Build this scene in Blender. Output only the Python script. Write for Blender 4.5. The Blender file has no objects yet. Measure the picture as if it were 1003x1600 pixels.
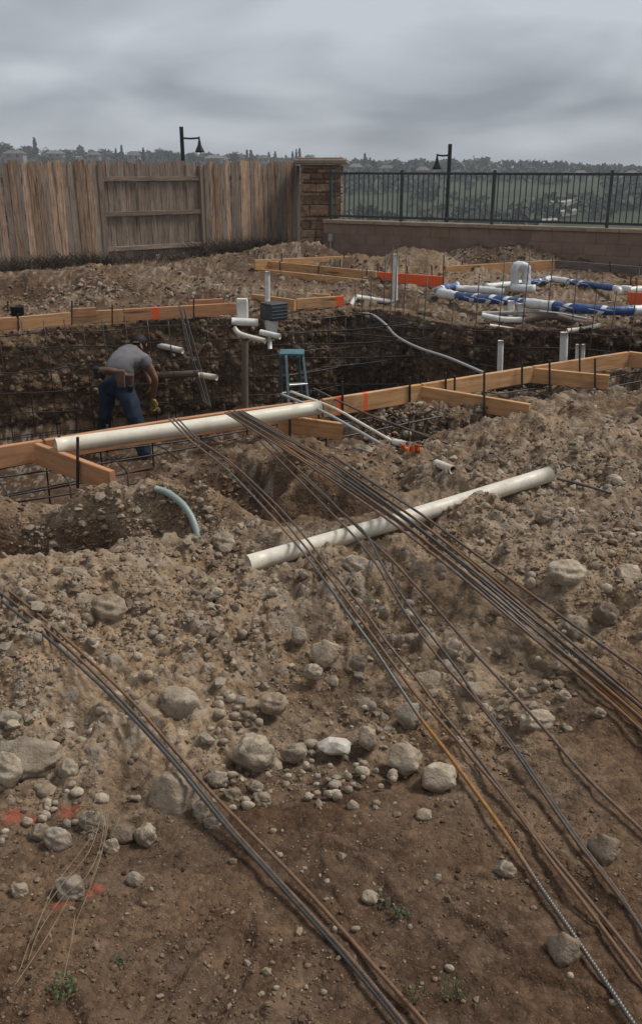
import bpy, bmesh, math, random
import numpy as np
from mathutils import Matrix, Vector, Quaternion

random.seed(7)
rng = np.random.default_rng(11)
scene = bpy.context.scene
COL = scene.collection

# ------------------------------------------------------------------ camera
CAM_Z = 1.70
PITCH = math.radians(21.0)
FPX = 1400.0                      # focal length in photo pixels (photo 1003 x 1600)
cam_data = bpy.data.cameras.new('camera')
cam_data.sensor_fit = 'VERTICAL'
cam_data.sensor_height = 24.0
cam_data.lens = 24.0 * FPX / 1600.0
cam_data.clip_start = 0.05
cam_data.clip_end = 6000.0
cam = bpy.data.objects.new('camera', cam_data)
COL.objects.link(cam)
cam.location = (0, 0, CAM_Z)
cam.rotation_euler = (math.radians(90) - PITCH, 0, 0)
scene.camera = cam

# ------------------------------------------------------------------ world: one even overcast sky
SUN_EL, SUN_AZ = math.radians(54), math.radians(75)     # sun behind thin cloud, high and to the right
world = bpy.data.worlds.new('World')
scene.world = world
world.use_nodes = True
wn, wl = world.node_tree.nodes, world.node_tree.links
wn.clear()
def wnode(t, **kw):
    n = wn.new(t)
    for k, v in kw.items():
        setattr(n, k, v)
    return n
w_out = wnode('ShaderNodeOutputWorld')
w_bg = wnode('ShaderNodeBackground')
w_sky = wnode('ShaderNodeTexSky', sky_type='NISHITA', sun_disc=False)
w_sky.sun_elevation = SUN_EL
w_sky.sun_rotation = SUN_AZ
w_hs = wnode('ShaderNodeHueSaturation')
w_hs.inputs['Saturation'].default_value = 0.35
w_hs.inputs['Value'].default_value = 0.035
wl.new(w_sky.outputs[0], w_hs.inputs['Color'])
w_tc = wnode('ShaderNodeTexCoord')
w_sep = wnode('ShaderNodeSeparateXYZ')
wl.new(w_tc.outputs['Generated'], w_sep.inputs[0])
w_abs = wnode('ShaderNodeMath', operation='ABSOLUTE'); wl.new(w_sep.outputs[2], w_abs.inputs[0])
w_add = wnode('ShaderNodeMath', operation='ADD'); wl.new(w_abs.outputs[0], w_add.inputs[0]); w_add.inputs[1].default_value = 0.42
w_dx = wnode('ShaderNodeMath', operation='DIVIDE'); wl.new(w_sep.outputs[0], w_dx.inputs[0]); wl.new(w_add.outputs[0], w_dx.inputs[1])
w_dy = wnode('ShaderNodeMath', operation='DIVIDE'); wl.new(w_sep.outputs[1], w_dy.inputs[0]); wl.new(w_add.outputs[0], w_dy.inputs[1])
w_cmb = wnode('ShaderNodeCombineXYZ'); wl.new(w_dx.outputs[0], w_cmb.inputs[0]); wl.new(w_dy.outputs[0], w_cmb.inputs[1])
w_map = wnode('ShaderNodeMapping')
w_map.inputs['Location'].default_value = (3.1, 1.7, 0)
w_map.inputs['Rotation'].default_value = (0, 0, math.radians(14))
w_map.inputs['Scale'].default_value = (0.85, 1.25, 1)
wl.new(w_cmb.outputs[0], w_map.inputs['Vector'])
w_n1 = wnode('ShaderNodeTexNoise')
w_n1.inputs['Scale'].default_value = 2.5
w_n1.inputs['Detail'].default_value = 4.5
w_n1.inputs['Roughness'].default_value = 0.42
w_n1.inputs['Distortion'].default_value = 0.35
wl.new(w_map.outputs[0], w_n1.inputs['Vector'])
w_cr = wnode('ShaderNodeValToRGB')
e = w_cr.color_ramp.elements
e[0].position, e[0].color = 0.36, (0.138, 0.152, 0.172, 1)
e[1].position, e[1].color = 0.63, (0.288, 0.308, 0.334, 1)
wl.new(w_n1.outputs['Fac'], w_cr.inputs[0])
w_mix = wnode('ShaderNodeMixRGB')
w_mix.inputs[0].default_value = 0.88
wl.new(w_hs.outputs[0], w_mix.inputs[1])
wl.new(w_cr.outputs[0], w_mix.inputs[2])
wl.new(w_mix.outputs[0], w_bg.inputs['Color'])
w_bg.inputs['Strength'].default_value = 1.0
wl.new(w_bg.outputs[0], w_out.inputs[0])

# ------------------------------------------------------------------ the sun behind the cloud
sun_data = bpy.data.lights.new('sun', 'SUN')
sun_data.energy = 1.5
sun_data.angle = math.radians(17)
sun_data.color = (1.0, 0.965, 0.91)
sun = bpy.data.objects.new('sun', sun_data)
COL.objects.link(sun)
sd = Vector((math.sin(SUN_AZ) * math.cos(SUN_EL), math.cos(SUN_AZ) * math.cos(SUN_EL), math.sin(SUN_EL)))
sun.rotation_euler = sd.to_track_quat('Z', 'Y').to_euler()
sun.location = (0, 0, 30)

# ------------------------------------------------------------------ exposure
scene.view_settings.view_transform = 'Standard'
scene.view_settings.look = 'None'
scene.view_settings.exposure = 1.0
scene.view_settings.gamma = 1.0
scene.view_settings.use_curve_mapping = False
scene.cycles.max_bounces = 6
scene.cycles.diffuse_bounces = 3
scene.cycles.use_denoising = True

# ------------------------------------------------------------------ pixel of the photo -> world
SP, CP = math.sin(PITCH), math.cos(PITCH)
def ray(px, py):
    u, v = (px - 501.5) / FPX, (py - 800.0) / FPX
    return np.array((u, CP - v * SP, -SP - v * CP))
def G(px, py, z=0.0):
    d = ray(px, py); t = (z - CAM_Z) / d[2]
    return np.array((d[0] * t, d[1] * t, z))
def PY(px, py, Y):
    d = ray(px, py); t = Y / d[1]
    return np.array((d[0] * t, Y, CAM_Z + d[2] * t))
def PIX(p):
    x, y, z = p[0], p[1], p[2] - CAM_Z
    zc = y * CP - z * SP; yc = -z * CP - y * SP
    return 501.5 + FPX * x / zc, 800 + FPX * yc / zc

# ------------------------------------------------------------------ noise (numpy)
def _h(ix, iy, seed):
    n = (ix.astype(np.int64) * 374761393 + iy.astype(np.int64) * 668265263 + seed * 1274126177) & 0xFFFFFFFF
    n = ((n ^ (n >> 13)) * 1274126177) & 0xFFFFFFFF
    n = ((n ^ (n >> 16)) * 2246822519) & 0xFFFFFFFF
    return ((n ^ (n >> 15)) & 0xFFFFFF) / float(0xFFFFFF)
def vnoise(x, y, seed=0):
    ix, iy = np.floor(x), np.floor(y); fx, fy = x - ix, y - iy
    ux, uy = fx * fx * fx * (fx * (fx * 6 - 15) + 10), fy * fy * fy * (fy * (fy * 6 - 15) + 10)
    a, b = _h(ix, iy, seed), _h(ix + 1, iy, seed)
    c, d = _h(ix, iy + 1, seed), _h(ix + 1, iy + 1, seed)
    return (a + (b - a) * ux) * (1 - uy) + (c + (d - c) * ux) * uy
def fbm(x, y, octv=4, seed=0, gain=0.5):
    s, a, t = 0, 1.0, 0
    for k in range(octv):
        s = s + a * vnoise(x * 2 ** k + 17.3 * k, y * 2 ** k - 9.1 * k, seed + k); t += a; a *= gain
    return s / t - 0.5
def lumps(x, y, cell, seed, fill=0.6, flat=0.7):
    """rounded lumps on a jittered lattice: height 0..~flat*radius, and the lump's own random number"""
    gx, gy = x / cell, y / cell
    ix, iy = np.floor(gx), np.floor(gy)
    best = np.zeros_like(x); rid = np.zeros_like(x)
    for ox in (-1, 0, 1):
        for oy in (-1, 0, 1):
            cx, cy = ix + ox, iy + oy
            r0 = _h(cx, cy, seed)
            on = r0 < fill
            rad = 0.18 + 0.42 * _h(cx, cy, seed + 3)
            px_ = cx + 0.5 + 0.7 * (_h(cx, cy, seed + 1) - 0.5)
            py_ = cy + 0.5 + 0.7 * (_h(cx, cy, seed + 2) - 0.5)
            an = _h(cx, cy, seed + 4) * 3.14159; el = 0.65 + 0.5 * _h(cx, cy, seed + 5)
            ddx, ddy = gx - px_, gy - py_
            qx = (ddx * np.cos(an) + ddy * np.sin(an)) * el
            qy = (-ddx * np.sin(an) + ddy * np.cos(an)) / el
            h = np.where(on, np.sqrt(np.maximum(0, rad * rad - qx * qx - qy * qy)) * (0.55 + 0.45 * _h(cx, cy, seed + 6)), 0)
            m = h > best
            rid = np.where(m, _h(cx, cy, seed + 7), rid)
            best = np.where(m, h, best)
    return best * cell * flat, rid
def sstep(a, b, x):
    t = np.clip((x - a) / (b - a), 0, 1); return t * t * (3 - 2 * t)

# ------------------------------------------------------------------ object helpers
def link(o, parent=None):
    COL.objects.link(o)
    if parent is not None: o.parent = parent
    return o
def origin(o):
    v = np.zeros(3)
    while o is not None:
        v += np.array(o.location); o = o.parent
    return v
def tag(o, label=None, cat=None, group=None, kind=None):
    if label: o['label'] = label
    if cat: o['category'] = cat
    if group: o['group'] = group
    if kind: o['kind'] = kind
    return o
def thing(name, label, cat, loc, group=None):
    o = bpy.data.objects.new(name, None); o.empty_display_size = 0.1
    o.location = tuple(float(c) for c in loc); link(o)
    return tag(o, label, cat, group)
def mesh_data(name, V, F, mat, smooth=False):
    me = bpy.data.meshes.new(name)
    me.from_pydata([tuple(map(float, v)) for v in V], [], [tuple(f) for f in F])
    if mat is not None: me.materials.append(mat)
    if smooth: me.polygons.foreach_set('use_smooth', [True] * len(me.polygons))
    me.update()
    return me
def part(name, VF, mat, parent=None, smooth=False):
    """world-space geometry as one mesh object; under a parent it is stored relative to it"""
    V, F = VF
    V = np.asarray(V, float)
    if parent is not None: V = V - origin(parent)
    o = bpy.data.objects.new(name, mesh_data(name, V, F, mat, smooth))
    return link(o, parent)
def single(name, VF, mat, label, cat, base, group=None, smooth=False):
    """a thing that is one mesh, its origin at its base"""
    V, F = VF
    o = bpy.data.objects.new(name, mesh_data(name, np.asarray(V, float) - np.asarray(base, float), F, mat, smooth))
    o.location = tuple(float(c) for c in base); link(o)
    return tag(o, label, cat, group)
def join(*vfs):
    V, F, n = [], [], 0
    for v, f in vfs:
        V.append(np.asarray(v, float)); F += [tuple(i + n for i in q) for q in f]; n += len(v)
    return np.concatenate(V), F
def grid_object(name, P, mat, kind=None, attrs=None, parent=None):
    """P: (rows, cols, 3) sheet, fast path"""
    R, Cc = P.shape[:2]
    me = bpy.data.meshes.new(name)
    me.vertices.add(R * Cc)
    me.vertices.foreach_set('co', P.reshape(-1).astype(np.float32))
    i = np.arange(R * Cc).reshape(R, Cc)
    q = np.stack([i[:-1, :-1], i[:-1, 1:], i[1:, 1:], i[1:, :-1]], -1).reshape(-1, 4)
    n = len(q)
    me.loops.add(n * 4); me.loops.foreach_set('vertex_index', q.reshape(-1).astype(np.int32))
    me.polygons.add(n); me.polygons.foreach_set('loop_start', (np.arange(n) * 4).astype(np.int32))
    me.polygons.foreach_set('use_smooth', np.ones(n, bool))
    me.update(calc_edges=True)
    for k, a in (attrs or {}).items():
        at = me.attributes.new(k, 'FLOAT', 'POINT'); at.data.foreach_set('value', a.reshape(-1).astype(np.float32))
    me.materials.append(mat)
    o = bpy.data.objects.new(name, me); link(o, parent)
    if kind: o['kind'] = kind
    return o
def box(c, half, ax=None):
    """oriented box; ax = three unit axes"""
    c = np.asarray(c, float); ax = np.eye(3) if ax is None else np.asarray(ax, float)
    V = []
    for sx in (-1, 1):
        for sy in (-1, 1):
            for sz in (-1, 1):
                V.append(c + ax[0] * half[0] * sx + ax[1] * half[1] * sy + ax[2] * half[2] * sz)
    F = [(0, 1, 3, 2), (4, 6, 7, 5), (0, 4, 5, 1), (2, 3, 7, 6), (0, 2, 6, 4), (1, 5, 7, 3)]
    return V, F
def bbox(c, half, ax=None, b=0.004, jit=0.0):
    """oriented box with chamfered edges (24 verts, 44 faces at most)"""
    c = np.asarray(c, float); ax = np.eye(3) if ax is None else np.asarray(ax, float)
    bm = bmesh.new(); bmesh.ops.create_cube(bm, size=2)
    for v in bm.verts:
        v.co = Vector((v.co.x * half[0], v.co.y * half[1], v.co.z * half[2]))
        if jit: v.co += Vector((random.uniform(-jit, jit), random.uniform(-jit, jit), random.uniform(-jit, jit)))
    bmesh.ops.bevel(bm, geom=list(bm.edges), offset=b, segments=1, affect='EDGES')
    bm.verts.index_update()
    V = [c + ax[0] * v.co.x + ax[1] * v.co.y + ax[2] * v.co.z for v in bm.verts]
    F = [[v.index for v in f.verts] for f in bm.faces]
    bm.free()
    return V, F
def plank(p0, p1, h, t, up=(0, 0, 1), b=0.003):
    """board whose TOP edge centre line runs p0 -> p1"""
    p0, p1 = np.asarray(p0, float), np.asarray(p1, float)
    d = p1 - p0; L = np.linalg.norm(d); d = d / L
    up = np.asarray(up, float); s = np.cross(up, d); s /= np.linalg.norm(s); u = np.cross(d, s)
    return bbox((p0 + p1) / 2 - u * h / 2, (L / 2, t / 2, h / 2), (d, s, u), b)
def catmull(P, n):
    P = np.asarray(P, float)
    Q = np.vstack([2 * P[0] - P[1], P, 2 * P[-1] - P[-2]])
    out = []
    for i in range(1, len(Q) - 2):
        a, b, c, d = Q[i - 1], Q[i], Q[i + 1], Q[i + 2]
        for k in range(n):
            t = k / n
            out.append(0.5 * ((2 * b) + (-a + c) * t + (2 * a - 5 * b + 4 * c - d) * t * t + (-a + 3 * b - 3 * c + d) * t ** 3))
    out.append(P[-1])
    return np.array(out)
def resample(P, step):
    P = np.asarray(P, float)
    s = np.concatenate([[0], np.cumsum(np.linalg.norm(np.diff(P, axis=0), axis=1))])
    n = max(2, int(s[-1] / step) + 1)
    t = np.linspace(0, s[-1], n)
    return np.stack([np.interp(t, s, P[:, k]) for k in range(3)], 1)
def tube(P, r, n=8, caps=True, hollow=0.0, squash=None):
    """swept tube; r a number or a list; hollow > 0 leaves an open pipe with that wall thickness"""
    P = np.asarray(P, float); m = len(P)
    r = np.full(m, r, float) if np.isscalar(r) else np.asarray(r, float)
    T = np.gradient(P, axis=0); T /= np.linalg.norm(T, axis=1)[:, None] + 1e-12
    ref = np.array((0, 0, 1.0)) if abs(T[0][2]) < 0.9 else np.array((1.0, 0, 0))
    a = np.cross(T[0], ref); a /= np.linalg.norm(a)
    ang = np.arange(n) * 2 * math.pi / n
    V = np.zeros((m, n, 3))
    for i in range(m):
        a = a - T[i] * np.dot(a, T[i]); a /= np.linalg.norm(a); b = np.cross(T[i], a)
        V[i] = P[i] + r[i] * (np.cos(ang)[:, None] * a + np.sin(ang)[:, None] * b)
    V = V.reshape(-1, 3)
    F = []
    for i in range(m - 1):
        for k in range(n):
            k2 = (k + 1) % n
            F.append((i * n + k, i * n + k2, (i + 1) * n + k2, (i + 1) * n + k))
    if hollow > 0:
        W = V.reshape(m, n, 3)
        depth = 3
        V2, F2 = [V], []
        for end, idx in ((0, 0), (1, m - 1)):
            dirn = T[idx] * (1 if end == 0 else -1)
            inner = P[idx] + (W[idx] - P[idx]) * (1 - hollow / r[idx])
            deep = inner + dirn * r[idx] * 5
            b0 = sum(len(v) for v in V2)
            V2 += [inner, deep]
            for k in range(n):
                k2 = (k + 1) % n
                o0, o1 = idx * n + k, idx * n + k2
                q = [(o0, b0 + k, b0 + k2, o1), (b0 + k, b0 + n + k, b0 + n + k2, b0 + k2)]
                F2 += q if end == 1 else [t[::-1] for t in q]
            F2.append(tuple(b0 + n + k for k in range(n)))
        return np.concatenate(V2), F + F2
    if caps:
        F.append(tuple(range(n))[::-1]); F.append(tuple((m - 1) * n + k for k in range(n)))
    return V, F
def lathe(c, prof, n=16, axis=(0, 0, 1)):
    """prof: list of (radius, height along axis)"""
    axis = np.asarray(axis, float); axis /= np.linalg.norm(axis)
    ref = np.array((1.0, 0, 0)) if abs(axis[0]) < 0.9 else np.array((0, 1.0, 0))
    a = np.cross(axis, ref); a /= np.linalg.norm(a); b = np.cross(axis, a); c = np.asarray(c, float)
    V, F = [], []
    for (r, h) in prof:
        for k in range(n):
            t = 2 * math.pi * k / n
            V.append(c + axis * h + max(r, 1e-4) * (math.cos(t) * a + math.sin(t) * b))
    for i in range(len(prof) - 1):
        for k in range(n):
            k2 = (k + 1) % n
            F.append((i * n + k, i * n + k2, (i + 1) * n + k2, (i + 1) * n + k))
    return V, F

# ------------------------------------------------------------------ materials
def new_mat(name, rough=0.8, spec=0.3, metal=0.0):
    m = bpy.data.materials.new(name); m.use_nodes = True
    nt = m.node_tree; b = nt.nodes['Principled BSDF']
    b.inputs['Roughness'].default_value = rough
    b.inputs['Specular IOR Level'].default_value = spec
    b.inputs['Metallic'].default_value = metal
    return m, nt, b
def N(nt, t, ins=None, **kw):
    n = nt.nodes.new(t)
    for k, v in kw.items(): setattr(n, k, v)
    for k, v in (ins or {}).items():
        if isinstance(v, bpy.types.NodeSocket): nt.links.new(v, n.inputs[k])
        else: n.inputs[k].default_value = v
    return n
def c4(c): return (c[0], c[1], c[2], 1.0)
def noise(nt, vec, scale, detail=4, rough=0.55, dist=0.0):
    n = N(nt, 'ShaderNodeTexNoise', {'Scale': scale, 'Detail': detail, 'Roughness': rough, 'Distortion': dist})
    if vec is not None: nt.links.new(vec, n.inputs['Vector'])
    return n.outputs['Fac']
def ramp(nt, fac, stops):
    r = nt.nodes.new('ShaderNodeValToRGB'); nt.links.new(fac, r.inputs[0])
    el = r.color_ramp.elements
    while len(el) < len(stops): el.new(0.5)
    for e_, (p, c) in zip(el, stops):
        e_.position = p; e_.color = c4(c) if not np.isscalar(c) else (c, c, c, 1)
    return r.outputs[0]
def mix(nt, fac, a, b, mode='MIX'):
    n = nt.nodes.new('ShaderNodeMixRGB'); n.blend_type = mode
    for k, v in ((0, fac), (1, a), (2, b)):
        if isinstance(v, bpy.types.NodeSocket): nt.links.new(v, n.inputs[k])
        elif k == 0: n.inputs[0].default_value = v
        else: n.inputs[k].default_value = c4(v)
    return n.outputs[0]
def math_n(nt, op, a, b=0.0):
    n = nt.nodes.new('ShaderNodeMath'); n.operation = op
    for k, v in ((0, a), (1, b)):
        if isinstance(v, bpy.types.NodeSocket): nt.links.new(v, n.inputs[k])
        else: n.inputs[k].default_value = v
    return n.outputs[0]
def bump(nt, b, h, strength=0.5, dist=0.01, prev=None):
    n = N(nt, 'ShaderNodeBump', {'Strength': strength, 'Distance': dist, 'Height': h})
    if prev is not None: nt.links.new(prev, n.inputs['Normal'])
    nt.links.new(n.outputs[0], b.inputs['Normal'])
    return n.outputs[0]
def coords(nt, kind='Object', scale=None):
    o = N(nt, 'ShaderNodeTexCoord').outputs[kind]
    if scale:
        mp = N(nt, 'ShaderNodeMapping', {'Vector': o}); mp.inputs['Scale'].default_value = scale; return mp.outputs[0]
    return o
def world_pos(nt): return N(nt, 'ShaderNodeNewGeometry').outputs['Position']
def attr(nt, name): return N(nt, 'ShaderNodeAttribute', attribute_name=name).outputs['Fac']
def rnd(nt): return N(nt, 'ShaderNodeObjectInfo').outputs['Random']

def speckled(name, c1, c2, scale, rough=0.8, bumpd=0.004, spec=0.3, detail=5, vary=0.0, c3=None, metal=0.0, pos='Object', stretch=None):
    m, nt, b = new_mat(name, rough, spec, metal)
    v = coords(nt, pos, stretch) if pos != 'World' else world_pos(nt)
    f = noise(nt, v, scale, detail)
    col = ramp(nt, f, [(0.32, c1), (0.68, c2)])
    if c3 is not None:
        col = mix(nt, ramp(nt, noise(nt, v, scale * 0.23, 3), [(0.52, 0.0), (0.66, 1.0)]), col, c3)
    if vary:
        k = math_n(nt, 'MULTIPLY_ADD', rnd(nt), 2 * vary); k.node.inputs[2].default_value = 1 - vary
        hsv = N(nt, 'ShaderNodeHueSaturation', {'Color': col, 'Value': k})
        col = hsv.outputs[0]
    nt.links.new(col, b.inputs['Base Color'])
    if bumpd: bump(nt, b, noise(nt, v, scale * 2.5, 4), 0.6, bumpd)
    return m

# ------------------------------------------------------------------ soil
DRY, MID, DAMP_SHADE = (0.262, 0.193, 0.131), (0.142, 0.095, 0.062), (0.068, 0.0395, 0.0245)  # darkest tone serves damp mud and the painted shade of hollows and pit
def soil_mat(name, wall=False):
    m, nt, b = new_mat(name, 0.92, 0.15)
    p = world_pos(nt)
    big = noise(nt, p, 0.9, 4, 0.6)
    med = noise(nt, p, 6.0, 5, 0.65)
    fin = noise(nt, p, 45.0, 4, 0.7)
    grn = noise(nt, p, 170.0, 2, 0.6)
    damp_shade = attr(nt, 'damp_shade')
    k = math_n(nt, 'ADD', damp_shade, math_n(nt, 'MULTIPLY', math_n(nt, 'SUBTRACT', big, 0.5), 0.95))
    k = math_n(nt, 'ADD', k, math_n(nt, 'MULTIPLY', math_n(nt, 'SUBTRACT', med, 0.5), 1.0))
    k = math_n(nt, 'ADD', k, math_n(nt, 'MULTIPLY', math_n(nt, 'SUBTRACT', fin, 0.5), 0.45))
    col = ramp(nt, k, [(0.05, DRY), (0.45, MID), (0.85, DAMP_SHADE)])
    vo = N(nt, 'ShaderNodeTexVoronoi', {'Vector': p, 'Scale': 62.0, 'Randomness': 1.0})
    vo2 = N(nt, 'ShaderNodeTexVoronoi', {'Vector': p, 'Scale': 24.0, 'Randomness': 1.0})
    cellv = N(nt, 'ShaderNodeSeparateXYZ', {0: vo.outputs['Color']}).outputs[0]
    cellv2 = N(nt, 'ShaderNodeSeparateXYZ', {0: vo2.outputs['Color']}).outputs[0]
    crumb = math_n(nt, 'ADD', math_n(nt, 'MULTIPLY', cellv, 0.5), math_n(nt, 'MULTIPLY', cellv2, 0.5))
    col = mix(nt, 0.85, col, ramp(nt, crumb, [(0.15, (0.62, 0.60, 0.58)), (0.5, (0.97, 0.97, 0.97)), (0.85, (1.35, 1.33, 1.30))]), 'MULTIPLY')
    warm = ramp(nt, noise(nt, p, 2.3, 3), [(0.42, (1, 1, 1)), (0.62, (1.05, 0.98, 0.88))])
    col = mix(nt, 1.0, col, warm, 'MULTIPLY')
    # pale grit and stone fragments lying in the soil
    col = mix(nt, math_n(nt, 'MULTIPLY', ramp(nt, grn, [(0.62, 0.0), (0.72, 1.0)]), 0.35), col, (0.36, 0.29, 0.21))
    st = attr(nt, 'stone')
    scol = ramp(nt, st, [(0.0, (0.13, 0.10, 0.08)), (0.25, (0.25, 0.20, 0.15)), (0.6, (0.37, 0.31, 0.24)), (1.0, (0.24, 0.215, 0.185))])
    scol = mix(nt, 0.35, scol, col)
    sm = attr(nt, 'stonemask')
    col = mix(nt, math_n(nt, 'MULTIPLY', sm, ramp(nt, fin, [(0.36, 0.25), (0.58, 1.0)])), col, scol)
    if not wall:
        pa = math_n(nt, 'ADD', attr(nt, 'paint'), math_n(nt, 'MULTIPLY', math_n(nt, 'SUBTRACT', fin, 0.5), 1.3))
        col = mix(nt, math_n(nt, 'MULTIPLY', ramp(nt, pa, [(0.45, 0.0), (1.05, 1.0)]), 0.7), col, (0.36, 0.085, 0.045))
    nt.links.new(col, b.inputs['Base Color'])
    h = math_n(nt, 'ADD', fin, math_n(nt, 'MULTIPLY', grn, 0.45))
    h = math_n(nt, 'SUBTRACT', h, math_n(nt, 'MULTIPLY', vo.outputs['Distance'], 0.55))
    h = math_n(nt, 'SUBTRACT', h, math_n(nt, 'MULTIPLY', vo2.outputs['Distance'], 1.0))
    bump(nt, b, h, 0.85, 0.010)
    return m
M_SOIL = soil_mat('soil')
M_PITSOIL = soil_mat('pit_soil', True)

# ------------------------------------------------------------------ the lie of the land
def poly(pts, z=0.0): return np.array([G(a, b, z)[:2] for a, b in pts])
FAR_RIM = [(-420, 540), (-150, 519), (0, 510), (110, 503), (200, 499), (300, 494), (372, 491), (450, 486), (530, 479), (560, 478),
           (640, 483), (690, 495), (760, 501), (850, 505), (930, 507), (1003, 510), (1100, 516)]
NEAR_RIM = [(1190, 540), (1003, 562), (930, 574), (840, 592), (760, 602), (660, 620), (560, 636), (500, 652), (430, 668), (360, 690),
            (300, 712), (240, 738), (180, 752), (100, 762), (20, 772), (-80, 795), (-300, 860)]
RIM = np.vstack([poly(FAR_RIM), poly(NEAR_RIM, -0.02)])
def pit_depth_in(x, y):
    """signed distance to the pit's rim, positive inside"""
    d2 = np.full(x.shape, 1e9); inside = np.zeros(x.shape, bool)
    n = len(RIM)
    for i in range(n):
        a, b = RIM[i], RIM[(i + 1) % n]
        ex, ey = b - a; L = ex * ex + ey * ey
        t = np.clip(((x - a[0]) * ex + (y - a[1]) * ey) / L, 0, 1)
        d2 = np.minimum(d2, (x - a[0] - t * ex) ** 2 + (y - a[1] - t * ey) ** 2)
        c = ((a[1] > y) != (b[1] > y)) & (x < ex * (y - a[1]) / (b[1] - a[1] + 1e-12) + a[0])
        inside ^= c
    return np.where(inside, 1, -1) * np.sqrt(d2)
BUMPS = []
def bmp(px, py, z, amp, sx, sy, rot=0.0):
    c = G(px, py, z); BUMPS.append((c[0], c[1], amp, sx, sy, math.radians(rot)))
# stony berm in the foreground
bmp(-120, 950, .20, .21, .60, .34, 8); bmp(120, 925, .18, .17, .50, .30, 5); bmp(360, 960, .12, .11, .50, .32)
bmp(600, 890, .15, .12, .50, .42); bmp(860, 850, .20, .20, .60, .55, 12); bmp(1080, 830, .25, .24, .70, .60)
# mounds behind it
bmp(960, 690, .30, .27, .90, .45, 20); bmp(1180, 640, .3, .3, .9, .6); bmp(870, 640, .08, .10, .40, .18, 20)
bmp(660, 672, .03, .09, .35, .14, 20); bmp(470, 725, .08, .13, .50, .28, 15); bmp(330, 745, .02, .10, .30, .2)
bmp(215, 805, .10, .20, .40, .26, 0); bmp(70, 815, .05, .12, .45, .22, 0); bmp(750, 802, .2, .225, .14, .10, 15); bmp(690, 662, .08, .16, .30, .12, 20); bmp(860, 668, .2, .24, .35, .2, 20)
# hollows
bmp(30, 888, -.10, -.60, .36, .24); bmp(200, 862, -.05, -.30, .34, .17); bmp(350, 780, -.08, -.30, .30, .20); bmp(480, 795, .0, -.20, .30, .15)
bmp(592, 670, 0, -.46, .46, .30, 30); bmp(640, 690, -.05, -.16, .40, .16, 10); bmp(785, 618, 0, -.30, .34, .18, 30); bmp(975, 590, 0, -.22, .4, .16, 30); bmp(50, 762, 0, -.26, .50, .20, 15); bmp(755, 664, -.05, -.16, .30, .12, 15); bmp(740, 622, -.02, -.10, .50, .13, 25); bmp(890, 592, -.02, -.10, .45, .12, 25); bmp(130, 745, -.1, -.10, .3, .15); bmp(400, 882, .1, -.10, .22, .13); bmp(790, 625, -.05, -.12, .30, .12, 20)
bmp(640, 880, .1, -.10, .18, .12); bmp(835, 1150, 0, -.05, .14, .08)
# far side: dirt bank below the wooden fence, piles below the block wall
bmp(60, 440, .25, .30, 2.2, .75, 20); bmp(300, 440, .2, .26, 1.6, .9, 20); bmp(455, 400, .15, .40, .75, .6)
bmp(650, 408, .2, .36, .7, .5, -15); bmp(790, 396, .2, .34, .9, .5, -25); bmp(560, 412, .1, .2, .6, .5); bmp(930, 440, .1, .12, 1.2, .6)
bmp(430, 450, 0, -.15, .6, .35)
def H_base(x, y):
    x, y = np.asarray(x, float), np.asarray(y, float)
    up, dn = np.zeros(x.shape), np.zeros(x.shape)
    for cx, cy, a, sx, sy, r in BUMPS:
        dx, dy = x - cx, y - cy
        u = (dx * math.cos(r) + dy * math.sin(r)) / sx; v = (-dx * math.sin(r) + dy * math.cos(r)) / sy
        q2 = u * u + v * v
        g = a * np.exp(-0.5 * q2) if a > 0 else a * np.exp(-0.35 * q2 * q2)
        if a > 0: up += g ** 3
        else: dn += g
    h = np.cbrt(up) + dn
    h += 0.05 * fbm(x * 0.7, y * 0.7, 3, 5) * sstep(1.0, 4.0, y)
    return h
def stoniness(x, y):
    """0 on the trodden mud at the front, 1 on the dug-up ground"""
    edge = 2.10 + 0.25 * fbm(x * 0.8 + 3, y * 0.8, 3, 21) - 0.12 * x * (x < 0) * -1
    s = sstep(edge - 0.12, edge + 0.30, y)
    s = s * (1 - 0.75 * sstep(0.45, 0.95, x) * (1 - sstep(2.55, 2.95, y)))
    return s
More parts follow.
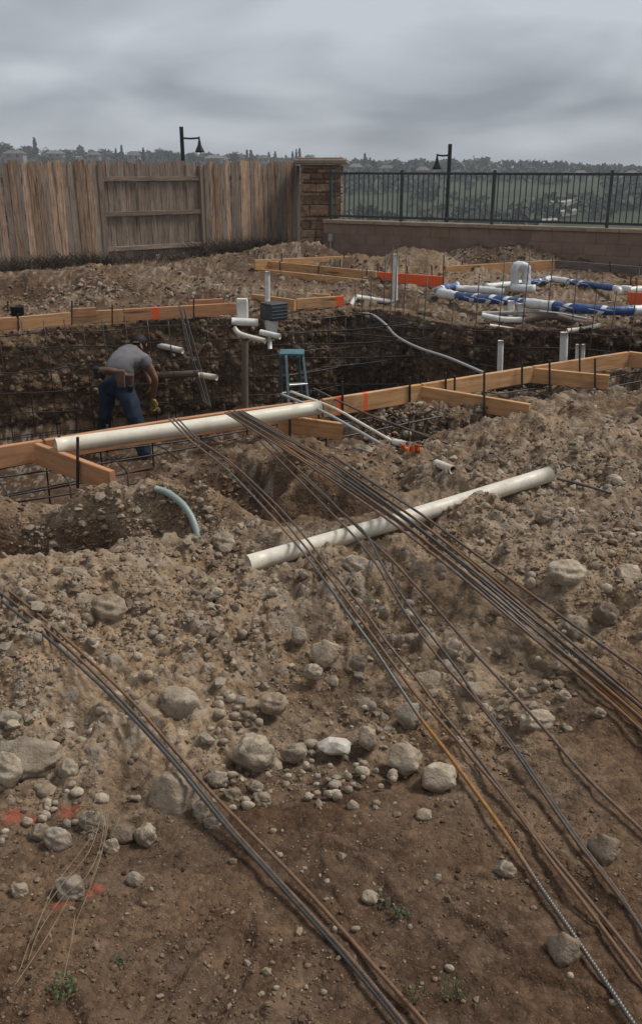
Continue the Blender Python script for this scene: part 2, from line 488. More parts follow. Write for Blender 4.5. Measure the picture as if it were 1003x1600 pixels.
def H(x, y, detail=True, masks=False):
    x, y = np.asarray(x, float), np.asarray(y, float)
    h = H_base(x, y)
    d = pit_depth_in(x, y)
    rough = stoniness(x, y)
    far = sstep(8, 14, y)
    st = np.zeros(x.shape); sm = np.zeros(x.shape)
    if detail:
        w1 = fbm(x * 5, y * 5, 3, 77) * 0.06
        h = h + (0.040 + 0.196 * rough * (1 + .2 * far)) * fbm(x * 2.1, y * 2.1, 5, 31, 0.55)
        h = h + (0.026 + 0.055 * rough) * fbm(x * 9, y * 9, 4, 41, 0.6)
        h = h + 0.020 * rough * (1 - np.abs(2 * fbm(x * 4.2 + w1, y * 4.2, 4, 61, .6)) * 2)
        sel = np.clip(fbm(x * 1.3, y * 1.3, 3, 88) * 3.2 + 0.55, 0, 1)
        for cell, sd_, fill, wgt in ((0.21, 101, 0.28, 0.6), (0.105, 131, 0.42, 0.9), (0.055, 151, 0.55, 1.1), (0.028, 171, 0.6, 1.15)):
            ww = 0.35 * cell
            lx = x + ww * fbm(x / cell * .9, y / cell * .9, 2, sd_ + 50) * 2
            ly = y + ww * fbm(x / cell * .9 + 40, y / cell * .9, 2, sd_ + 60) * 2
            lh, rid = lumps(lx, ly, cell, sd_, fill, 0.8)
            keep = rough * np.clip(sel + (0.25 if cell < .06 else 0), 0, 1)
            add = lh * wgt * keep
            h = h + add
            on = (add > 0.12 * cell) & (rid > 0.35)
            st = np.where(on, rid, st); sm = np.maximum(sm * (1 - 0.0), np.where(on, sstep(0.12 * cell, 0.2 * cell, add), 0))
        for fx, fy, fa in ((.10, 1.78, .5), (.36, 1.60, .7), (-.22, 1.52, -.3), (.62, 1.80, .4), (-.05, 1.30, .2), (.55, 1.42, 1.0), (-.55, 1.36, .3)):      # boot prints in the mud
            u_ = ((x - fx) * math.cos(fa) + (y - fy) * math.sin(fa)) / .052; v_ = (-(x - fx) * math.sin(fa) + (y - fy) * math.cos(fa)) / .135
            q = (u_ * (1 + .25 * v_)) ** 2 + v_ ** 2
            h = h - .013 * np.exp(-q ** 3) + .007 * np.exp(-((q - 1.7) / .6) ** 2)
        # small grains also on the mud
        lh, rid = lumps(x, y, 0.035, 191, 0.16, 0.55)
        h = h + lh * (1 - rough) * 0.7
    if detail:      # heaped clods thrown up beside the trenches
        zm = np.exp(-((x + .75) / .6) ** 2 - ((y - 4.45) / .45) ** 2) + np.exp(-((x - 1.9) / .9) ** 2 - ((y - 5.6) / .6) ** 2) + .7 * np.exp(-((x - .1) / .6) ** 2 - ((y - 5.0) / .5) ** 2)
        lh, rid = lumps(x + .04 * fbm(x * 9, y * 9, 2, 66), y + .04 * fbm(x * 9 + 9, y * 9, 2, 67), .17, 211, .75, .9)
        lh2, _ = lumps(x, y, .33, 221, .5, .8)
        h = h + np.clip(zm, 0, 1) * (lh * .8 + lh2 * .5)
    drop = sstep(0.0, 0.10, d)
    floor = -1.38 - 0.40 * sstep(-0.5, 1.5, x) * (1 - sstep(2.0, 3.5, x)) + 0.05 * fbm(x * 2, y * 2, 3, 9)
    floor = floor + 0.30 * (1 - sstep(0.1, 0.75, d))
    lip = -0.06 * sstep(-0.35, 0.0, d)
    h = (h + lip) * (1 - drop) + floor * drop
    h = h - np.maximum(0, y - 23) * 0.9
    if not masks: return h
    return h, d, rough, st, sm
LX0, LX1, LY0, LY1, LS = -15.0, 15.0, 0.4, 28.0, 0.03
_gx = np.arange(LX0, LX1, LS); _gy = np.arange(LY0, LY1, LS)
_GX, _GY = np.meshgrid(_gx, _gy)
LOW = H(_GX, _GY, False)
def Hlow(x, y):
    fx = np.clip((x - LX0) / LS, 0, len(_gx) - 1.001); fy = np.clip((y - LY0) / LS, 0, len(_gy) - 1.001)
    ix, iy = fx.astype(np.int32), fy.astype(np.int32); fx = fx - ix; fy = fy - iy
    a = LOW[iy, ix] * (1 - fx) + LOW[iy, ix + 1] * fx; b = LOW[iy + 1, ix] * (1 - fx) + LOW[iy + 1, ix + 1] * fx
    return a * (1 - fy) + b * fy
def hits(px, py, clear=0.0):
    """where the sight lines through photo pixels meet the (smooth) ground"""
    px, py = np.atleast_1d(np.asarray(px, float)), np.atleast_1d(np.asarray(py, float))
    out = np.zeros((len(px), 3)); t = np.geomspace(0.9, 27, 260)
    for c in range(0, len(px), 1500):
        a, b = px[c:c + 1500], py[c:c + 1500]
        u, v = (a - 501.5) / FPX, (b - 800.0) / FPX
        d = np.stack([u, CP - v * SP, -SP - v * CP], 1)
        P = d[:, None, :] * t[None, :, None]; P[..., 2] += CAM_Z
        g = P[..., 2] - (Hlow(P[..., 0], P[..., 1]) + clear)
        k = np.maximum(np.argmax(g < 0, 1), 1); i = np.arange(len(a))
        f = g[i, k - 1] / (g[i, k - 1] - g[i, k] + 1e-9)
        tt = t[k - 1] + (t[k] - t[k - 1]) * np.clip(f, 0, 1)
        out[c:c + 1500] = d * tt[:, None] + np.array((0, 0, CAM_Z))
    return out
def hit(px, py, clear=0.0): return hits(px, py, clear)[0]
def hitd(px, py, up=0.0):
    """the same against the ground with all its lumps"""
    d = ray(px, py); p = hit(px, py); t0 = (p[1]) / d[1]
    t = np.linspace(t0 - 1.6, t0 + .5, 700); P = d[None] * t[:, None] + np.array((0, 0, CAM_Z))
    k = int(np.argmax(P[:, 2] < H(P[:, 0], P[:, 1], True)))
    q = P[k] if k else p
    return q + np.array((0, 0, up))
def Hs(x, y, detail=True): return float(H(np.array([x]), np.array([y]), detail)[0])

# sheet: rows closer together near the camera, columns fanning out, one sheet
ys = [-14, -9, -6, -4, -2.5, -1.5, -0.8, -0.3, 0.1, 0.4, 0.6, 0.75, 0.85]
y_ = 0.92
while y_ < 32:
    ys.append(y_); y_ += min(0.13, max(0.0055, 0.00078 * y_ * y_)) if y_ < 24 else 1.0
ys = np.array(ys)
cs = np.linspace(-1, 1, 561)
ext = 1 + np.array([0.02, 0.06, 0.14, 0.3, 0.6, 1.1, 2, 4, 8, 14])
cs = np.concatenate([-ext[::-1], cs, ext])
hw = 0.43 * np.maximum(ys, 0) + 0.95
X = cs[None, :] * hw[:, None]
Y = np.repeat(ys[:, None], len(cs), 1)
# dodge the rows sideways a little so that steps in the ground are not cut along straight rows
Hh, Dd, Rr, ST, SM = H(X, Y, True, True)
damp_shade = 0.62 - 0.46 * Rr + 0.55 * fbm(X * 1.3, Y * 1.3, 4, 301)
damp_shade = damp_shade + 0.40 * sstep(0.05, -0.15, Hh) * Rr * (Dd < 0)  # hollows, then the pit: shade put into the soil colour besides damp
damp_shade = damp_shade + 0.31 * sstep(3.8, 4.8, Y) * (1 - .3 * sstep(.6, 1.6, X)) + 0.35 * (Dd > 0.0)
damp_shade = damp_shade - 0.10 * sstep(0.12, 0.3, Hh) * (Y < 9) + sstep(8, 11, Y) * (.14 + .60 * fbm(X * .9 + 7, Y * 1.6, 4, 351))
paint = np.zeros_like(X)
for px, py, r in ((110, 1268, .042), (20, 1278, .050), (55, 1276, .022), (155, 1390, .024), (140, 1398, .018), (90, 1418, .026), (112, 1408, .022)):
    c = hit(px, py); paint = np.maximum(paint, np.exp(-((X - c[0]) ** 2 + ((Y - c[1]) * 1.2) ** 2) / (r * r)))
ground = grid_object('ground', np.stack([X, Y, Hh], -1), M_SOIL, 'structure', {'damp_shade': damp_shade, 'stone': ST, 'stonemask': SM, 'paint': paint})

# dug faces of the pit (far side and right end), lumpy soil with stones sticking out
rimc = catmull(np.array([(a, b, 0) for a, b in poly(FAR_RIM)]), 10)
rimc = resample(rimc, 0.022)
tx = np.gradient(rimc[:, 0]); ty = np.gradient(rimc[:, 1]); ln = np.hypot(tx, ty); nx, ny = ty / ln, -tx / ln    # towards the camera: into the pit
tv = np.concatenate([np.linspace(-0.30, -0.04, 10), np.linspace(0, 1.75, 84)])
S = np.arange(len(rimc)) * 0.022
SS, TT = np.meshgrid(S, tv)
face = np.maximum(TT, 0)
off = 0.12 + 0.10 * face + 0.30 * sstep(1.0, 1.75, face) ** 2
off = off + sstep(0.0, 0.15, TT) * (0.16 * fbm(SS * 1.1, TT * 1.3, 4, 401) + 0.10 * fbm(SS * 5, TT * 6, 4, 411, .6))
l1, r1 = lumps(SS, TT, 0.20, 421, 0.35, 0.8); l2, r2 = lumps(SS, TT, 0.10, 431, 0.5, 0.8); l3, r3 = lumps(SS, TT, 0.055, 441, 0.5, 0.7)
off = off + (l1 * .8 + l2 * 1.2 + l3 * 1.6) * sstep(-0.02, 0.1, TT)
back = np.minimum(TT, 0)
WX = rimc[:, 0][None] + nx[None] * (np.where(TT > 0, off, 0.12 + back * 1.3))
WY = rimc[:, 1][None] + ny[None] * (np.where(TT > 0, off, 0.12 + back * 1.3))
rimh = H(rimc[:, 0] - nx * 0.15, rimc[:, 1] - ny * 0.15, False)
top = rimh[None] - 0.02 + 0.05 * fbm(SS * 3, TT * 3, 3, 451) + (l2 * .5 + l3 * .5) * (TT <= 0)
WZ = top * (1 - sstep(0, 1.2, TT)) - face + np.where(TT < -0.2, -0.06, 0)
son = ((l2 > 0.03) & (r2 > .6)) | ((l3 > 0.012) & (r3 > .55))
wst = np.where(l3 > 0.012, r3, r2)
wd = 0.47 + 0.30 * fbm(SS * .6, TT * .9, 3, 461) + .5 * fbm(SS * 9, TT * 9, 3, 471) + 0.14 * sstep(0.2, 1.4, TT) + 0.45 * sstep(8.3, 9.3, SS) - 0.12 * sstep(13.3, 14, SS)  # deep end and lower face darkened: shade in the colour, plus wet soil
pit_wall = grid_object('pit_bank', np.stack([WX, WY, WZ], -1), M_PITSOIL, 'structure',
                       {'damp_shade': wd, 'stone': wst, 'stonemask': son * 0.8})

# ------------------------------------------------------------------ materials of the built things
def wood_mat(name, c1, c2, c3, rough=0.75, vary=0.12, along=(1.2, 14, 14), knots=True, dirt=0.25, bumpd=0.002):
    m, nt, b = new_mat(name, rough, 0.25)
    v = coords(nt, 'Object')
    at = N(nt, 'ShaderNodeAttribute', attribute_name='grain').outputs['Vector']
    mp = N(nt, 'ShaderNodeMapping', {'Vector': at}); mp.inputs['Scale'].default_value = along
    rn = rnd(nt)
    sh = N(nt, 'ShaderNodeVectorMath', {0: mp.outputs[0]}, operation='ADD')
    cb = N(nt, 'ShaderNodeCombineXYZ'); nt.links.new(math_n(nt, 'MULTIPLY', rn, 37.0), cb.inputs[0]); nt.links.new(math_n(nt, 'MULTIPLY', rn, 91.0), cb.inputs[1])
    nt.links.new(cb.outputs[0], sh.inputs[1])
    g = noise(nt, sh.outputs[0], 2.2, 5, 0.6, 0.8)
    col = ramp(nt, g, [(0.28, c1), (0.5, c2), (0.74, c3)])
    if knots:
        vo = N(nt, 'ShaderNodeTexVoronoi', {'Vector': sh.outputs[0], 'Scale': 0.55})
        col = mix(nt, ramp(nt, vo.outputs['Distance'], [(0.06, 0.85), (0.16, 0.0)]), col, tuple(0.3 * c for c in c1))
    k = math_n(nt, 'MULTIPLY_ADD', rn, 2 * vary); k.node.inputs[2].default_value = 1 - vary
    col = N(nt, 'ShaderNodeHueSaturation', {'Color': col, 'Value': k}).outputs[0]
    dn = noise(nt, world_pos(nt), 7, 4)
    col = mix(nt, math_n(nt, 'MULTIPLY', ramp(nt, dn, [(0.5, 0.0), (0.7, 1.0)]), dirt), col, (0.16, 0.11, 0.075))
    pt = attr(nt, 'paint')
    pn = math_n(nt, 'ADD', pt, math_n(nt, 'MULTIPLY', math_n(nt, 'SUBTRACT', noise(nt, world_pos(nt), 30, 3), 0.5), 0.7))
    col = mix(nt, ramp(nt, pn, [(0.42, 0.0), (0.62, 0.9)]), col, (0.80, 0.12, 0.035))
    nt.links.new(col, b.inputs['Base Color'])
    bump(nt, b, g, 0.5, bumpd)
    return m
M_FORM = wood_mat('form_lumber', (0.34, 0.175, 0.08), (0.52, 0.285, 0.13), (0.62, 0.37, 0.19), vary=0.12, dirt=0.38)
M_FORM_RED = wood_mat('reddish_form_lumber', (0.33, 0.15, 0.075), (0.46, 0.225, 0.11), (0.53, 0.29, 0.16), vary=0.12, dirt=0.38)
M_FORM_GREY = wood_mat('weathered_lumber', (0.10, 0.08, 0.07), (0.17, 0.14, 0.12), (0.24, 0.2, 0.17), vary=0.1, dirt=0.3)
M_FENCE = wood_mat('weathered_cedar', (0.110, 0.066, 0.043), (0.345, 0.226, 0.152), (0.51, 0.36, 0.255), vary=0.42, along=(16, 16, 1.3), dirt=0.3)
M_FENCE_GREY = wood_mat('grey_weathered_cedar', (0.085, 0.064, 0.050), (0.24, 0.183, 0.140), (0.36, 0.282, 0.218), vary=0.22, along=(16, 16, 1.3), dirt=0.3)
def pvc(name, base, dirtc=(0.30, 0.24, 0.17), amt=0.5, rough=0.42):
    m, nt, b = new_mat(name, rough, 0.45)
    p = world_pos(nt)
    d = ramp(nt, noise(nt, p, 9, 5, .65), [(0.45, 0.0), (0.72, 1.0)])
    d2 = ramp(nt, noise(nt, p, 60, 3), [(0.62, 0.0), (0.7, 1.0)])
    col = mix(nt, math_n(nt, 'MULTIPLY', d, amt), base, dirtc)
    col = mix(nt, math_n(nt, 'MULTIPLY', d2, amt * 0.7), col, tuple(c * .7 for c in dirtc))
    nt.links.new(col, b.inputs['Base Color'])
    nt.links.new(ramp(nt, d, [(0, rough), (1, 0.85)]), b.inputs['Roughness'])
    return m
M_PVC = pvc('white_pvc', (0.70, 0.685, 0.64), amt=0.35)
M_PVC_DIRTY = pvc('muddy_white_pvc', (0.70, 0.64, 0.53), amt=0.5)
M_PVC_CREAM = pvc('cream_pvc', (0.72, 0.66, 0.53), amt=0.30)
M_CONDUIT = pvc('grey_green_conduit', (0.24, 0.29, 0.27), amt=0.35)
M_GREYHOSE = pvc('grey_hose', (0.36, 0.37, 0.36), amt=0.3)
M_BROWNPIPE = pvc('mud_covered_pipe', (0.16, 0.11, 0.085), (0.09, 0.065, 0.05), 0.6, 0.8)
def steel_mat(name, steel, rustc, rust_lo, rust_hi, scale=2.2):
    m, nt, b = new_mat(name, 0.55, 0.45)
    p = world_pos(nt)
    rn = rnd(nt)
    f = math_n(nt, 'ADD', noise(nt, p, scale, 5, 0.65), math_n(nt, 'MULTIPLY', math_n(nt, 'SUBTRACT', rn, 0.5), 0.18))
    f = math_n(nt, 'ADD', f, attr(nt, 'rust'))
    f2 = noise(nt, p, 40, 4, 0.7)
    k = ramp(nt, math_n(nt, 'ADD', f, math_n(nt, 'MULTIPLY', math_n(nt, 'SUBTRACT', f2, 0.5), 0.2)), [(rust_lo, 0.0), (rust_hi, 1.0)])
    rc = ramp(nt, f2, [(0.3, tuple(c * .6 for c in rustc)), (0.7, rustc)])
    col = mix(nt, k, ramp(nt, f2, [(0.3, tuple(c * .75 for c in steel)), (0.7, tuple(c * 1.25 for c in steel))]), rc)
    nt.links.new(col, b.inputs['Base Color'])
    nt.links.new(math_n(nt, 'MULTIPLY', math_n(nt, 'SUBTRACT', 1.0, k), 0.55), b.inputs['Metallic'])
    nt.links.new(ramp(nt, k, [(0, 0.42), (1, 0.9)]), b.inputs['Roughness'])
    bump(nt, b, f2, 0.3, 0.001)
    return m
M_REBAR = steel_mat('dark_rebar', (0.105, 0.098, 0.090), (0.17, 0.092, 0.05), 0.46, 0.62)
M_REBAR_RUST = steel_mat('rusty_rebar', (0.15, 0.14, 0.125), (0.36, 0.175, 0.050), 0.45, 0.60, 1.3)
M_REBAR_BROWN = steel_mat('brown_rebar', (0.125, 0.10, 0.082), (0.21, 0.118, 0.066), 0.36, 0.58)
M_STAKE = steel_mat('stake_iron', (0.05, 0.047, 0.045), (0.09, 0.055, 0.035), 0.45, 0.7)
M_BLACK = speckled('black_plastic', (0.012, 0.012, 0.013), (0.028, 0.027, 0.026), 20, 0.5, 0.001)
M_DKGREY = speckled('dark_grey_plastic', (0.035, 0.040, 0.042), (0.060, 0.064, 0.066), 12, 0.55, 0.001)

def grain_attr(o, p0, d, up=(0, 0, 1), paint=None):
    """per-point coordinate along the board (x), across (y, z), so the grain runs lengthwise"""
    me = o.data; n = len(me.vertices)
    co = np.zeros(n * 3, np.float32); me.vertices.foreach_get('co', co); co = co.reshape(-1, 3) + origin(o)
    d = np.asarray(d, float); d = d / np.linalg.norm(d); up = np.asarray(up, float)
    s = np.cross(up, d); s /= np.linalg.norm(s); u = np.cross(d, s)
    q = co - np.asarray(p0)
    g = np.stack([q @ d, q @ s, q @ u], 1)
    a = me.attributes.new('grain', 'FLOAT_VECTOR', 'POINT'); a.data.foreach_set('vector', g.reshape(-1).astype(np.float32))
    if paint is not None:
        a = me.attributes.new('paint', 'FLOAT', 'POINT')
        a.data.foreach_set('value', np.array([paint(t) for t in g[:, 0]], np.float32))
def long_plank(p0, p1, h, t, up=(0, 0, 1), segs=1, warp=0.0):
    """plank cut into cross-sections so that it can bow slightly and carry paint bands"""
    p0, p1 = np.asarray(p0, float), np.asarray(p1, float)
    d = p1 - p0; L = np.linalg.norm(d); d /= L; up = np.asarray(up, float)
    s = np.cross(up, d); s /= np.linalg.norm(s); u = np.cross(d, s)
    c = 0.004
    prof = [(-t / 2, -c), (-t / 2 + c, 0), (t / 2 - c, 0), (t / 2, -c), (t / 2, -h + c), (t / 2 - c, -h), (-t / 2 + c, -h), (-t / 2, -h + c)]
    V, F = [], []
    for i in range(segs + 1):
        f = i / segs
        w = warp * math.sin(f * math.pi) 
        for a, b_ in prof:
            V.append(p0 + d * L * f + s * (a + w) + u * (b_ + 0.4 * w))
    for i in range(segs):
        for k in range(8):
            k2 = (k + 1) % 8
            F.append((i * 8 + k, (i + 1) * 8 + k, (i + 1) * 8 + k2, i * 8 + k2))
    F.append(tuple(range(8))); F.append(tuple(segs * 8 + k for k in range(8))[::-1])
    return V, F
def form_board(a, b, za, zb, h, label, mat=None, t=0.038, group='form boards round the pit', paint=None, warp=0.0):
    """a, b: photo pixels of the ends of the top edge, which lies at heights za, zb"""
    p0, p1 = G(a[0], a[1], za), G(b[0], b[1], zb)
    L = np.linalg.norm(p1 - p0)
    o = single('form_board', long_plank(p0, p1, h, t, segs=max(1, int(L / 0.03)), warp=warp), mat or M_FORM, label, 'board',
               np.array((p0[0], p0[1], p0[2] - h)), group)
    f = None
    if paint is not None:
        def f(tt): return max([math.exp(-(((tt / L) - c) / w) ** 4) for c, w in paint])
    grain_attr(o, p0, p1 - p0, paint=f)
    return o
# near line of boards, running left to right along the pit
NB = 0.15
form_board((-160, 722), (66, 687), NB, NB, .135, 'form board leaving the left edge of the picture in front of the pit', M_FORM_RED)
form_board((70, 686.6), (500, 624), NB, NB, .135, 'long form board behind the white pipe nearest the worker', M_FORM_RED, warp=0.015)
form_board((504, 623.6), (656, 600), NB, NB, .135, 'form board with two orange paint marks right of the white pipe', paint=[(.16, .035), (.41, .03)])
form_board((659, 599.6), (830, 572.5), NB, NB, .135, 'form board between the two right hand kicker boards', M_FORM)
form_board((833, 572), (980, 549.5), NB, NB, .135, 'form board running to the right edge beyond the last kicker', M_FORM)
form_board((983, 549), (1090, 562), NB, NB, .135, 'board turning towards the viewer at the right edge', M_FORM)
# kicker boards at right angles to it
form_board((58, 692), (176, 736), .148, .12, .135, 'short kicker board on edge at the left end of the white pipe', M_FORM_RED)
form_board((438, 648), (537, 661), .13, .06, .12, 'short kicker board under the right end of the white pipe', M_FORM)
form_board((656, 602.5), (828, 631), .135, .10, .125, 'longer kicker board right of the dark trench', M_FORM)
form_board((830, 574.5), (952, 586), .135, .12, .125, 'kicker board furthest right with a stake against its end', M_FORM)
# far line
form_board((-160, 508), (26, 495), .15, .15, .14, 'far form board beside the black bucket at left', M_FORM_RED)
form_board((29, 495), (111, 487.5), .15, .15, .14, 'far form board above the left pit wall, second from the left', M_FORM)
form_board((114, 487.2), (192, 483), .15, .15, .14, 'far form board above the left pit wall, third from the left', M_FORM)
form_board((194, 482.8), (368, 473), .15, .15, .14, 'far form board with an orange paint spot behind the worker', M_FORM_RED, paint=[(.27, .035)])
form_board((111, 482), (150, 480), .19, .19, .10, 'offcut of board lying behind the far form boards', M_FORM_RED)
form_board((296, 469), (348, 466), .17, .17, .10, 'offcut of board lying behind the leaning rebar bundle', M_FORM_RED)
form_board((398, 406), (563, 399), .25, .20, .17, 'highest board in the stack below the stone pillar', M_FORM)
form_board((398, 405.5), (588, 424), .22, .20, .17, 'long slanting board below the stone pillar with the orange length at its end', M_FORM)
form_board((589, 424.5), (694, 432), .20, .20, .155, 'orange painted board end crossing behind the white upright pipe', M_FORM, paint=[(.5, .54)])
form_board((408, 420), (574, 437), .18, .16, .15, 'lower slanting board of the stack below the stone pillar', M_FORM)
form_board((394, 459), (461, 468), .16, .15, .14, 'board on edge behind the dark grey skimmer box', M_FORM)
form_board((463, 467), (536, 462), .15, .15, .13, 'board with an orange painted end beyond the skimmer', M_FORM, paint=[(.93, .12)])
form_board((462, 457), (516, 460), .12, .12, .06, 'thin board lying behind the orange ended board', M_FORM)
form_board((696, 416), (866, 406), .22, .22, .17, 'tan board behind the blue and white wrapped pipes', M_FORM)
form_board((868, 406.5), (1100, 424), .22, .22, .13, 'weathered grey board below the block wall at right', M_FORM_GREY)
form_board((981, 456), (1080, 463), .18, .18, .16, 'orange painted board end at the right edge beside the wrapped pipe', M_FORM, paint=[(.5, .6)])
form_board((984, 437), (1080, 446), .22, .22, .16, 'tan board at the right edge above the orange board', M_FORM)

# ------------------------------------------------------------------ stakes driven in beside the boards
stake_mesh = None
def stake(px, top, base, Yd, label, r=0.011, lean=0.0, mat=None):
    p1 = PY(px, top, Yd)
    p0 = PY(px + lean, base, Yd)
    V, F = tube(np.linspace(p0 - (p1 - p0) * 0.15, p1, 3), r, 7)
    return single('stake', (V, F), mat or M_STAKE, label, 'stake', p0, 'iron stakes at the form boards')
def ground_Y(px, py, z=0.0): return G(px, py, z)[1]
def line_Y(px, p0, p1, gap):
    """depth just in front of a board whose top edge runs p0 -> p1, in the photo column px"""
    d = p1 - p0; lo, hi = 0.0, 1.0
    f = np.linspace(-.1, 1.1, 600); Q = p0[None] + d[None] * f[:, None]
    xs = 501.5 + FPX * Q[:, 0] / (Q[:, 1] * CP + (CAM_Z - Q[:, 2]) * SP)
    return float(Q[int(np.argmin(np.abs(xs - px))), 1]) - gap
NEAR_L = (G(-160, 722, NB), G(1003, 547, NB)); FAR_L = (G(-160, 508, .15), G(368, 473, .15))
K1, K2, K3, K4 = (G(58, 692, .148), G(176, 736, .12)), (G(438, 648, .13), G(537, 661, .06)), (G(656, 602.5, .135), G(828, 631, .10)), (G(830, 574.5, .135), G(952, 586, .12))
for px, top, base, ln_, gap, lab in (
    (122, 683, 752, K1, .05, 'stake in front of the short kicker board at left'),
    (93, 680, 730, NEAR_L, .06, 'stake at the left end of the white pipe behind the kicker'),
    (168, 664, 702, NEAR_L, -.05, 'stake sticking up behind the white pipe below the worker'),
    (350, 632, 668, NEAR_L, -.05, 'stake against the long board between the two rebar bundles'),
    (498, 616, 684, NEAR_L, .13, 'stake in front of the right end of the white pipe'),
    (453, 634, 690, K2, .05, 'stake in front of the kicker board under the white pipe end'),
    (535, 596, 645, NEAR_L, .05, 'stake at the board with two orange marks'),
    (640, 590, 628, NEAR_L, .05, 'stake near the right end of the board with orange marks'),
    (696, 582, 612, NEAR_L, .05, 'stake on the board just right of the first long kicker'),
    (710, 586, 618, NEAR_L, .10, 'bent stake standing beside its twin on the long kicker'),
    (756, 580, 642, K3, .05, 'stake in the middle of the longer kicker board'),
    (815, 566, 600, NEAR_L, .05, 'stake at the board left of the last kicker'),
    (858, 563, 606, K4, .05, 'stake in front of the last kicker board near its left end'),
    (905, 538, 584, NEAR_L, .05, 'tall stake in front of the pair of capped white pipes'),
    (929, 560, 620, K4, .05, 'stake against the right end of the last kicker'),
    (29, 490, 514, FAR_L, .05, 'stake at the far board below the black bucket'),
    (113, 470, 503, FAR_L, .05, 'stake at the second joint of the far boards'),
    (176, 476, 507, FAR_L, .05, 'stake at the far board above the head of the worker'),
    (303, 466, 498, FAR_L, .05, 'stake at the far board beside the leaning rebars'),
    (13, 470, 486, FAR_L, -.2, 'stake behind the far boards left of the bucket')):
    stake(px, top, base, line_Y(px, ln_[0], ln_[1], gap), lab, .009)
for i, (px, top, base, Yd) in enumerate(((412, 396, 425, 16.2), (476, 396, 412, 16.6), (538, 392, 411, 16.6), (531, 405, 440, 14.9), (498, 414, 440, 15.0),
        (590, 411, 440, 14.4), (636, 416, 436, 14.2), (674, 414, 446, 14.0), (693, 398, 450, 13.6), (760, 402, 420, 15.4), (722, 408, 424, 15.4), (437, 408, 426, 15.6), (573, 419, 446, 14.3),
        (440, 395, 423, 16.0), (985, 430, 462, 13.0), (993, 434, 470, 12.6), (863, 402, 424, 15.5), (952, 408, 430, 15.0))):
    stake(px, top, base, Yd, 'thin iron stake among the far boards by the block wall', 0.010, lean=(-2 + 4 * (i % 2)) * 0.4)

# ------------------------------------------------------------------ loose pipes
def pipe(P, r, label, mat, name='plastic_pipe', group=None, hollow=0.004, n=18, step=0.08):
    P = np.asarray(P, float)
    Q = resample(catmull(P, 12), step) if len(P) > 2 else np.linspace(P[0], P[1], max(2, int(np.linalg.norm(P[1] - P[0]) / step)))
    return single(name, tube(Q, r, n, hollow=hollow), mat, label, 'pipe', P[0] - np.array((0, 0, r)), group, True)
pipe([G(88, 697, .165), G(300, 667, .175), G(499, 637, .185)], .047, 'long cream white pipe lying along the near form board', M_PVC_CREAM)
PIPE2 = [G(388, 881, .125), G(560, 832, .165), G(700, 790, .21), G(858, 741, .27)]
pipe(PIPE2, .039, 'long white pipe half buried across the stony berm', M_PVC_DIRTY)
pipe([hitd(243, 772, .03), hitd(262, 784, .05), hitd(285, 801, .05), hitd(301, 819, .03), hitd(312, 838, -.02)], .017,
     'bent grey green conduit coming out of the bank left of centre', M_CONDUIT, 'conduit', step=.03)
pipe([hitd(682, 724, .0), hitd(708, 738, .012)], .022, 'stub of white pipe poking out of the dirt beside the orange marker', M_PVC_DIRTY)
pipe([hitd(616, 693, .01), hitd(636, 700, .02)], .02, 'white pipe end lying behind the orange marker', M_PVC)

# ------------------------------------------------------------------ reinforcing bars
def bar_pts(pix, z_ends=None, r=0.0065, lift=0.004, smooth=3):
    """bar lying over the ground: photo pixels -> points; stiff, so it bridges hollows and rests on the high spots"""
    pix = np.array([(a, b, 0) for a, b in pix], float)
    ctrl = np.arange(len(pix))
    dens = catmull(pix, 4); ci = np.arange(len(pix)) * 4
    pts = hits(dens[:, 0], dens[:, 1], r)
    for it in range(2):
        hgt = np.maximum(H(pts[:, 0], pts[:, 1], True), H(pts[:, 0], pts[:, 1], False))
        m = np.pad(hgt, 3, 'edge'); mx = np.max(np.stack([m[k:k + len(hgt)] for k in range(7)]), 0)
        zs = np.convolve(np.pad(mx, 8, 'edge'), np.ones(17) / 17, 'valid')
        zs = np.maximum(zs, hgt) + r + lift
        zs = np.convolve(np.pad(zs, 2, 'edge'), np.ones(5) / 5, 'valid')
        if z_ends:
            ks = sorted(z_ends); last = ci[ks[-1]]
            zz = np.interp(np.arange(len(zs)), [ci[k] for k in ks], [z_ends[k] for k in ks])
            w = np.clip((np.arange(len(zs)) - last) / 8.0, 0, 1)
            zs = np.maximum(zz * (1 - w) + zs * w, np.where(w > 0, hgt + r, -9))
        pts = np.array([G(a, b, v) for (a, b, _), v in zip(dens, zs)])
    return pts[::2]
BAR_XYZ = []
def rebar(P, r, label, mat, ribs=True, group='loose rebars laid across the berm', step=None):
    Q = catmull(P, 6)
    if ribs:                       # raised ribs every 8 mm where the bar is near, smooth where no rib could be seen
        near = Q[:, 1] < 3.1
        k0 = int(np.argmax(near)) if near.any() else len(Q) - 1
        far_q = resample(Q[:k0 + 1], .03) if k0 > 1 else Q[:1]
        near_q = resample(Q[k0:], .0027) if near.any() and len(Q) - k0 > 1 else Q[-1:]
        k = np.arange(len(near_q))
        Q = np.vstack([far_q[:-1], near_q]) if len(far_q) > 1 else near_q
        rr = np.concatenate([np.full(max(0, len(Q) - len(near_q)), r), np.where(k % 3 == 0, r * (1.30 if ribs == 2 else 1.12), r * (0.90 if ribs == 2 else .95))])
        V, F = tube(Q, rr, 6)
    else:
        Q = resample(Q, 0.05); V, F = tube(Q, r, 6)
    BAR_XYZ.append(resample(catmull(P, 4), .02))
    # fade the far, never resolved ribs: geometry is still one bar
    return single('rebar', (V, F), mat, label, 'rebar', P[-1], group, True)
A1 = [(-200, 770), (-130, 826), (-60, 884), (0, 936), (80, 1001), (180, 1093), (280, 1201), (350, 1287), (450, 1397), (540, 1497), (625, 1600), (690, 1680)]
